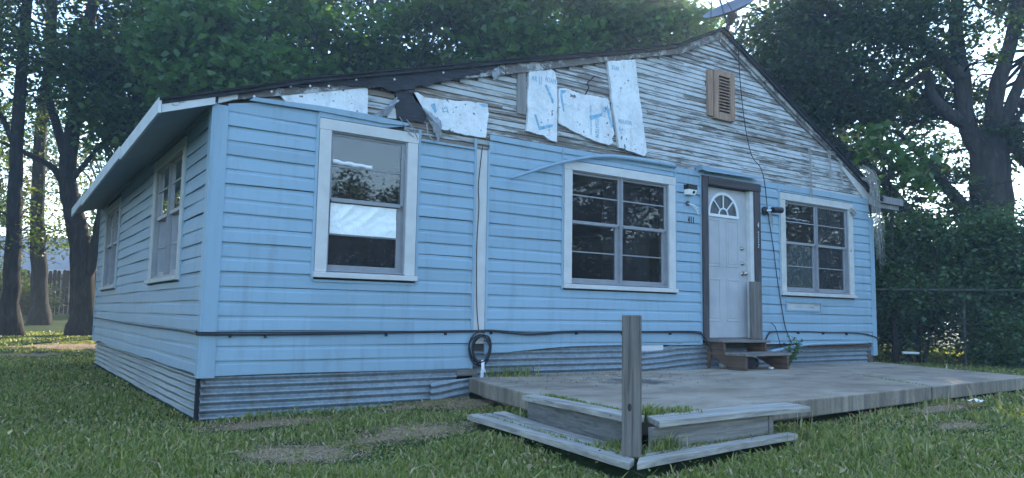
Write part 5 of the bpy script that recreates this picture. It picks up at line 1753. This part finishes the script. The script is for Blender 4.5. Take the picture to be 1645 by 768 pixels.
# trees across the street, mirrored in the window panes
proto = None
for k, (x, y, s_) in enumerate(((23.5, -20.5, 1.15), (20.0, -23.0, 1.0), (27.0, -17.5, 1.1), (21.0, -17.5, 0.5), (24.5, -15.0, 0.5), (9.0, -35.0, 0.92), (12.0, -34.0, 1.0), (14.5, -33.5, 0.86), (17.0, -33.0, 0.98), (20.0, -32.0, 1.02), (23.0, -30.5, 1.1), (30.5, -18.0, 1.0), (32.0, -13.5, 0.95), (34.0, -9.5, 0.9), (28.5, -14.0, 0.5), (29.5, -11.0, 0.5))):
    if proto is None:
        rg = np.random.default_rng(5)
        proto = tree('loose leafy tree across the street mirrored in the windows', [([(x, y, -0.7), (x, y, 2.5), (x + 0.2, y, 6.5)], 0.3, 0.08)], scatter_clumps((x, y, 4.6), (3.4, 3.4, 4.4), 44, 1.1, rg), 0.26, 'leaf_oak', 9, 18, seed=6, group='trees across the street')
        proto.scale = (s_,) * 3
    else:
        c_ = proto.copy()
        COL.objects.link(c_)
        c_.location = (x, y, -0.75)
        c_.rotation_euler = (0, 0, k * 1.3)
        c_.scale = (s_,) * 3
        for ch in proto.children:
            d_ = ch.copy()
            COL.objects.link(d_)
            d_.parent = c_

# ------------------------------------------------------------------ grass
def in_poly(x, y, poly):
    c_ = np.zeros(len(x), bool)
    n = len(poly)
    for i in range(n):
        x0, y0 = poly[i]
        x1, y1 = poly[(i + 1) % n]
        m_ = ((y0 > y) != (y1 > y))
        with np.errstate(divide='ignore', invalid='ignore'):
            xx = (x1 - x0) * (y - y0) / (y1 - y0 + 1e-12) + x0
        c_ ^= m_ & (x < xx)
    return c_


SLABP = [(2.47, 0.0), (2.28, -0.75), (2.11, -1.7), (2.0, -3.05), (6.2, -2.80), (8.97, -2.64), (9.96, 0.0)]
STEPP = [(1.95, -1.40), (1.58, -1.40), (1.38, -3.60), (3.2, -3.42), (3.25, -3.15), (1.98, -3.3)]


def blades(name, x, y, h, mat, rng, lean=0.45, w=0.0042, z=None, cat=None):
    n = len(x)
    z = ground_z(x, y) if z is None else z
    base = np.stack([x, y, z - 0.005], -1)
    a = rng.uniform(0, 2 * np.pi, n)
    side = np.stack([np.cos(a), np.sin(a), np.zeros(n)], -1) * (w * rng.uniform(0.7, 1.4, n))[:, None]
    la = rng.uniform(0, 2 * np.pi, n)
    ln = (lean * rng.uniform(0.15, 1.6, n) * h)[:, None]
    dirn = np.stack([np.cos(la), np.sin(la), np.zeros(n)], -1) * ln
    upv = np.zeros((n, 3))
    upv[:, 2] = h
    mid = base + dirn * 0.30 + upv * 0.60
    tip = base + dirn + upv * rng.uniform(0.75, 1.0, n)[:, None]
    v = np.stack([base - side, base + side, mid - side * 0.8, mid + side * 0.8, tip], 1).reshape(-1, 3)
    b = np.arange(n)[:, None] * 5
    f = np.stack([b + [0, 1, 3], b + [0, 3, 2], b + [2, 3, 4]], 1).reshape(-1, 3)
    return tag(fast_mesh(name, v, f, mat), kind='stuff')


rng = np.random.default_rng(3)
N = 520000
dd = np.exp(rng.uniform(np.log(1.6), np.log(26), N))
hd = R(34.2) + rng.uniform(R(-52), R(52), N)
x = -1.5755 + dd * np.sin(hd)
y = -6.7457 + dd * np.cos(hd)
bare = np.zeros(N)
for (bx_, by_, rx_, ry_) in BARE:
    q_ = np.sqrt(((x - bx_) / rx_) ** 2 + ((y - by_) / ry_) ** 2)
    bare = np.maximum(bare, 1 - sstep(0.85, 1.35, q_ + 0.42 * np.sin(6.5 * x + 3 * y + 1) * np.cos(5 * y - 2 * x) + 0.36 * np.sin(17 * x - 8 * y) * np.cos(14 * y + 5 * x)))
patch = 0.5 + 0.5 * np.sin(2.3 * x + 1.2 * np.sin(1.7 * y)) * np.cos(1.9 * y + 0.7 * np.sin(2.6 * x))
inh = (x > -0.16) & (x < 10.05) & (y > -0.02) & (y < 8.3)
near = np.zeros(N)
for (bx_, by_, rx_, ry_) in BARE[:7]:
    near = np.maximum(near, 1 - sstep(1.0, 2.2, np.sqrt(((x - bx_) / rx_) ** 2 + ((y - by_ + 0.15) / ry_) ** 2)))
ok = ~inh & ~in_poly(x, y, SLABP) & ~in_poly(x, y, STEPP)
ok &= rng.uniform(0, 1, N) > bare * 0.96
ok &= rng.uniform(0, 1, N) > 0.25 * (1 - patch)
x, y, patch, dd = x[ok], y[ok], patch[ok], dd[ok]
far_w = 0.0026 + 0.00075 * dd
h = (0.034 + 0.030 * patch) * rng.uniform(0.5, 1.5, len(x)) * (1 - 0.65 * near[ok])
h *= np.where((x < 0.2) & (y > -1.5), 0.85, 1.0)
tall = rng.uniform(0, 1, len(x)) < 0.03
h = np.where(tall & (y < 0), h * 1.9, h)
dry = rng.uniform(0, 1, len(x)) < (0.07 + 0.14 * (1 - patch))
blades('grass', x[~dry], y[~dry], h[~dry], 'grass_green', rng, 0.5, far_w[~dry])
blades('dry_grass', x[dry], y[dry], h[dry] * 0.9, 'grass_dry', rng, 0.9, far_w[dry])
# low broad weeds and fallen leaves in the lawn
n = 2600
wd_ = np.exp(rng.uniform(np.log(1.7), np.log(9), n))
wh_ = R(34.2) + rng.uniform(R(-50), R(50), n)
wx_, wy_ = -1.5755 + wd_ * np.sin(wh_), -6.7457 + wd_ * np.cos(wh_)
gate = np.sin(1.9 * wx_ + 2.2 * np.sin(wy_)) * np.cos(2.3 * wy_) > 0.05
kk_ = gate & ~((wx_ > -0.2) & (wy_ > -0.03)) & ~in_poly(wx_, wy_, SLABP) & ~in_poly(wx_, wy_, STEPP)
wx_, wy_ = wx_[kk_], wy_[kk_]
wp_ = np.stack([np.repeat(wx_, 5), np.repeat(wy_, 5), ground_z(np.repeat(wx_, 5), np.repeat(wy_, 5))], -1) + rng.normal(size=(len(wx_) * 5, 3)) * np.array([0.03, 0.03, 0.006]) + np.array([0, 0, 0.045])
leaves('lawn_weeds', wp_, 0.032, 'grass_green', None, up_bias=1.2, rng=rng)
kk_ = rng.uniform(0, 1, len(wx_)) < 0.22
leaves('fallen_leaves', np.stack([wx_[kk_] + 0.2, wy_[kk_] - 0.1, ground_z(wx_[kk_] + 0.2, wy_[kk_] - 0.1) + 0.055], -1), 0.05, 'grass_dry', None, up_bias=2.0, rng=rng)
# straw litter on the bare patches
sx_, sy_ = [], []
for (bx_, by_, rx_, ry_) in BARE[:7]:
    n = int(2200 * rx_ * ry_ / 0.1)
    a = rng.uniform(0, 2 * np.pi, n)
    r_ = np.sqrt(rng.uniform(0, 2.2, n))
    sx_.append(bx_ + rx_ * r_ * np.cos(a))
    sy_.append(by_ + ry_ * r_ * np.sin(a))
sx_, sy_ = np.concatenate(sx_), np.concatenate(sy_)
k = ~in_poly(sx_, sy_, SLABP)
blades('straw', sx_[k], sy_[k], rng.uniform(0.012, 0.03, k.sum()), 'grass_dry', rng, 3.2, 0.003)
# grass in the joints of the timber steps, at the slab edge and along the skirting
def line_pts(p, q, n, jit):
    t = rng.uniform(0, 1, n)
    return p[0] + (q[0] - p[0]) * t + rng.normal(size=n) * jit, p[1] + (q[1] - p[1]) * t + rng.normal(size=n) * jit


for (p, q, n, jit, zz, hh, nm, mt) in (((2.12, -1.85), (1.93, -3.05), 900, 0.022, -0.468, 0.030, 'grass', 'grass_green'), ((1.75, -3.02), (1.70, -3.3), 500, 0.06, -0.66, 0.06, 'grass', 'grass_green'),
                               ((1.9, -3.36), (3.1, -3.24), 500, 0.03, -0.66, 0.05, 'grass', 'grass_green'), ((1.50, -3.45), (3.15, -3.30), 350, 0.02, -0.645, 0.035, 'grass', 'grass_green'),
                               ((1.72, -1.5), (1.54, -3.4), 350, 0.018, -0.645, 0.035, 'grass', 'grass_green'), ((2.75, -0.09), (3.25, -0.09), 180, 0.05, -0.47, 0.12, 'grass', 'grass_green'),
                               ((2.7, -0.12), (4.8, -0.14), 700, 0.06, -0.468, 0.015, 'dry_grass', 'grass_dry'), ((2.0, -3.32), (3.0, -3.28), 500, 0.05, -0.655, 0.02, 'dry_grass', 'grass_dry'),
                               ((1.95, -1.5), (1.75, -3.1), 400, 0.05, -0.655, 0.02, 'dry_grass', 'grass_dry'), ((2.05, -3.1), (2.35, -3.12), 260, 0.05, -0.462, 0.05, 'grass', 'grass_green'), ((1.74, -3.40), (1.98, -3.36), 150, 0.025, -0.645, 0.11, 'grass', 'grass_green'), ((1.92, -3.12), (2.0, -3.1), 120, 0.03, -0.50, 0.12, 'grass', 'grass_green'),
                               ((6.25, -2.75), (7.1, -1.4), 260, 0.012, -0.472, 0.015, 'grass', 'grass_green')):
    a_, b_ = line_pts(p, q, n, jit)
    blades(nm, a_, b_, hh * rng.uniform(0.5, 1.3, n), mt, rng, 0.7, 0.004, np.full(n, zz))
# tall seed stalks along the slab front
n = 60
a_ = rng.uniform(2.6, 8.6, n)
b_ = np.interp(a_, [2.0, 6.2, 8.97], [-3.08, -2.84, -2.68]) - rng.uniform(0.02, 0.6, n)
blades('grass', a_, b_, rng.uniform(0.18, 0.34, n), 'grass_dry', rng, 0.25, 0.003)
# chips and dead leaves on the patio
n = 260
a_, b_ = rng.normal(3.9, 0.9, n), rng.normal(-0.75, 0.4, n)
k = in_poly(a_, b_, SLABP) & (b_ < -0.05)
leaves('leaf_litter', np.stack([a_, b_, np.full(n, -0.467)], -1)[k], 0.035, 'grass_dry', None, up_bias=4.0)
# litter on the lawn
lt = MB()
vs, fs = [], []
for i in range(6):
    for j in range(6):
        vs.append((0.035 * i - 0.09, 0.022 * j - 0.05, 0.02 + 0.035 * random.random()))
for i in range(5):
    for j in range(5):
        fs.append((i * 6 + j, i * 6 + 6 + j, i * 6 + 7 + j, i * 6 + j + 1))
o_ = lt.add(vs, fs).build('paper_wrapper', 'litter_white', None)
o_.location = (6.47, -3.10, g_(6.47, -3.1) + 0.03)
tag(o_, 'crumpled white wrapper in the grass right of the patio', 'litter')
st_ = MB().tube([(11.42, 0.33, -0.37), (11.66, 0.17, -0.375)], 0.022, 6).build('broken_board', 'fascia_paint', None)
tag(st_, 'pale broken stick lying in the shade under the shrubs', 'stick')

# ------------------------------------------------------------------ thin volume box added to stand in for the veil of lens glare
hz = bpy.data.materials.new('glare_haze')
hz.use_nodes = True
hz.node_tree.nodes.clear()
ho = hz.node_tree.nodes.new('ShaderNodeOutputMaterial')
hv = hz.node_tree.nodes.new('ShaderNodeVolumePrincipled')
hv.inputs['Color'].default_value = (0.72, 0.86, 1.0, 1)
hv.inputs['Density'].default_value = GLARE_HAZE
hv.inputs['Anisotropy'].default_value = 0.35
hz.node_tree.links.new(hv.outputs[0], ho.inputs['Volume'])
M['glare_haze'] = hz
tag(MB().box(-610, 610, -610, 610, -3.0, 24.0).build('glare_haze', 'glare_haze', None), kind='stuff')
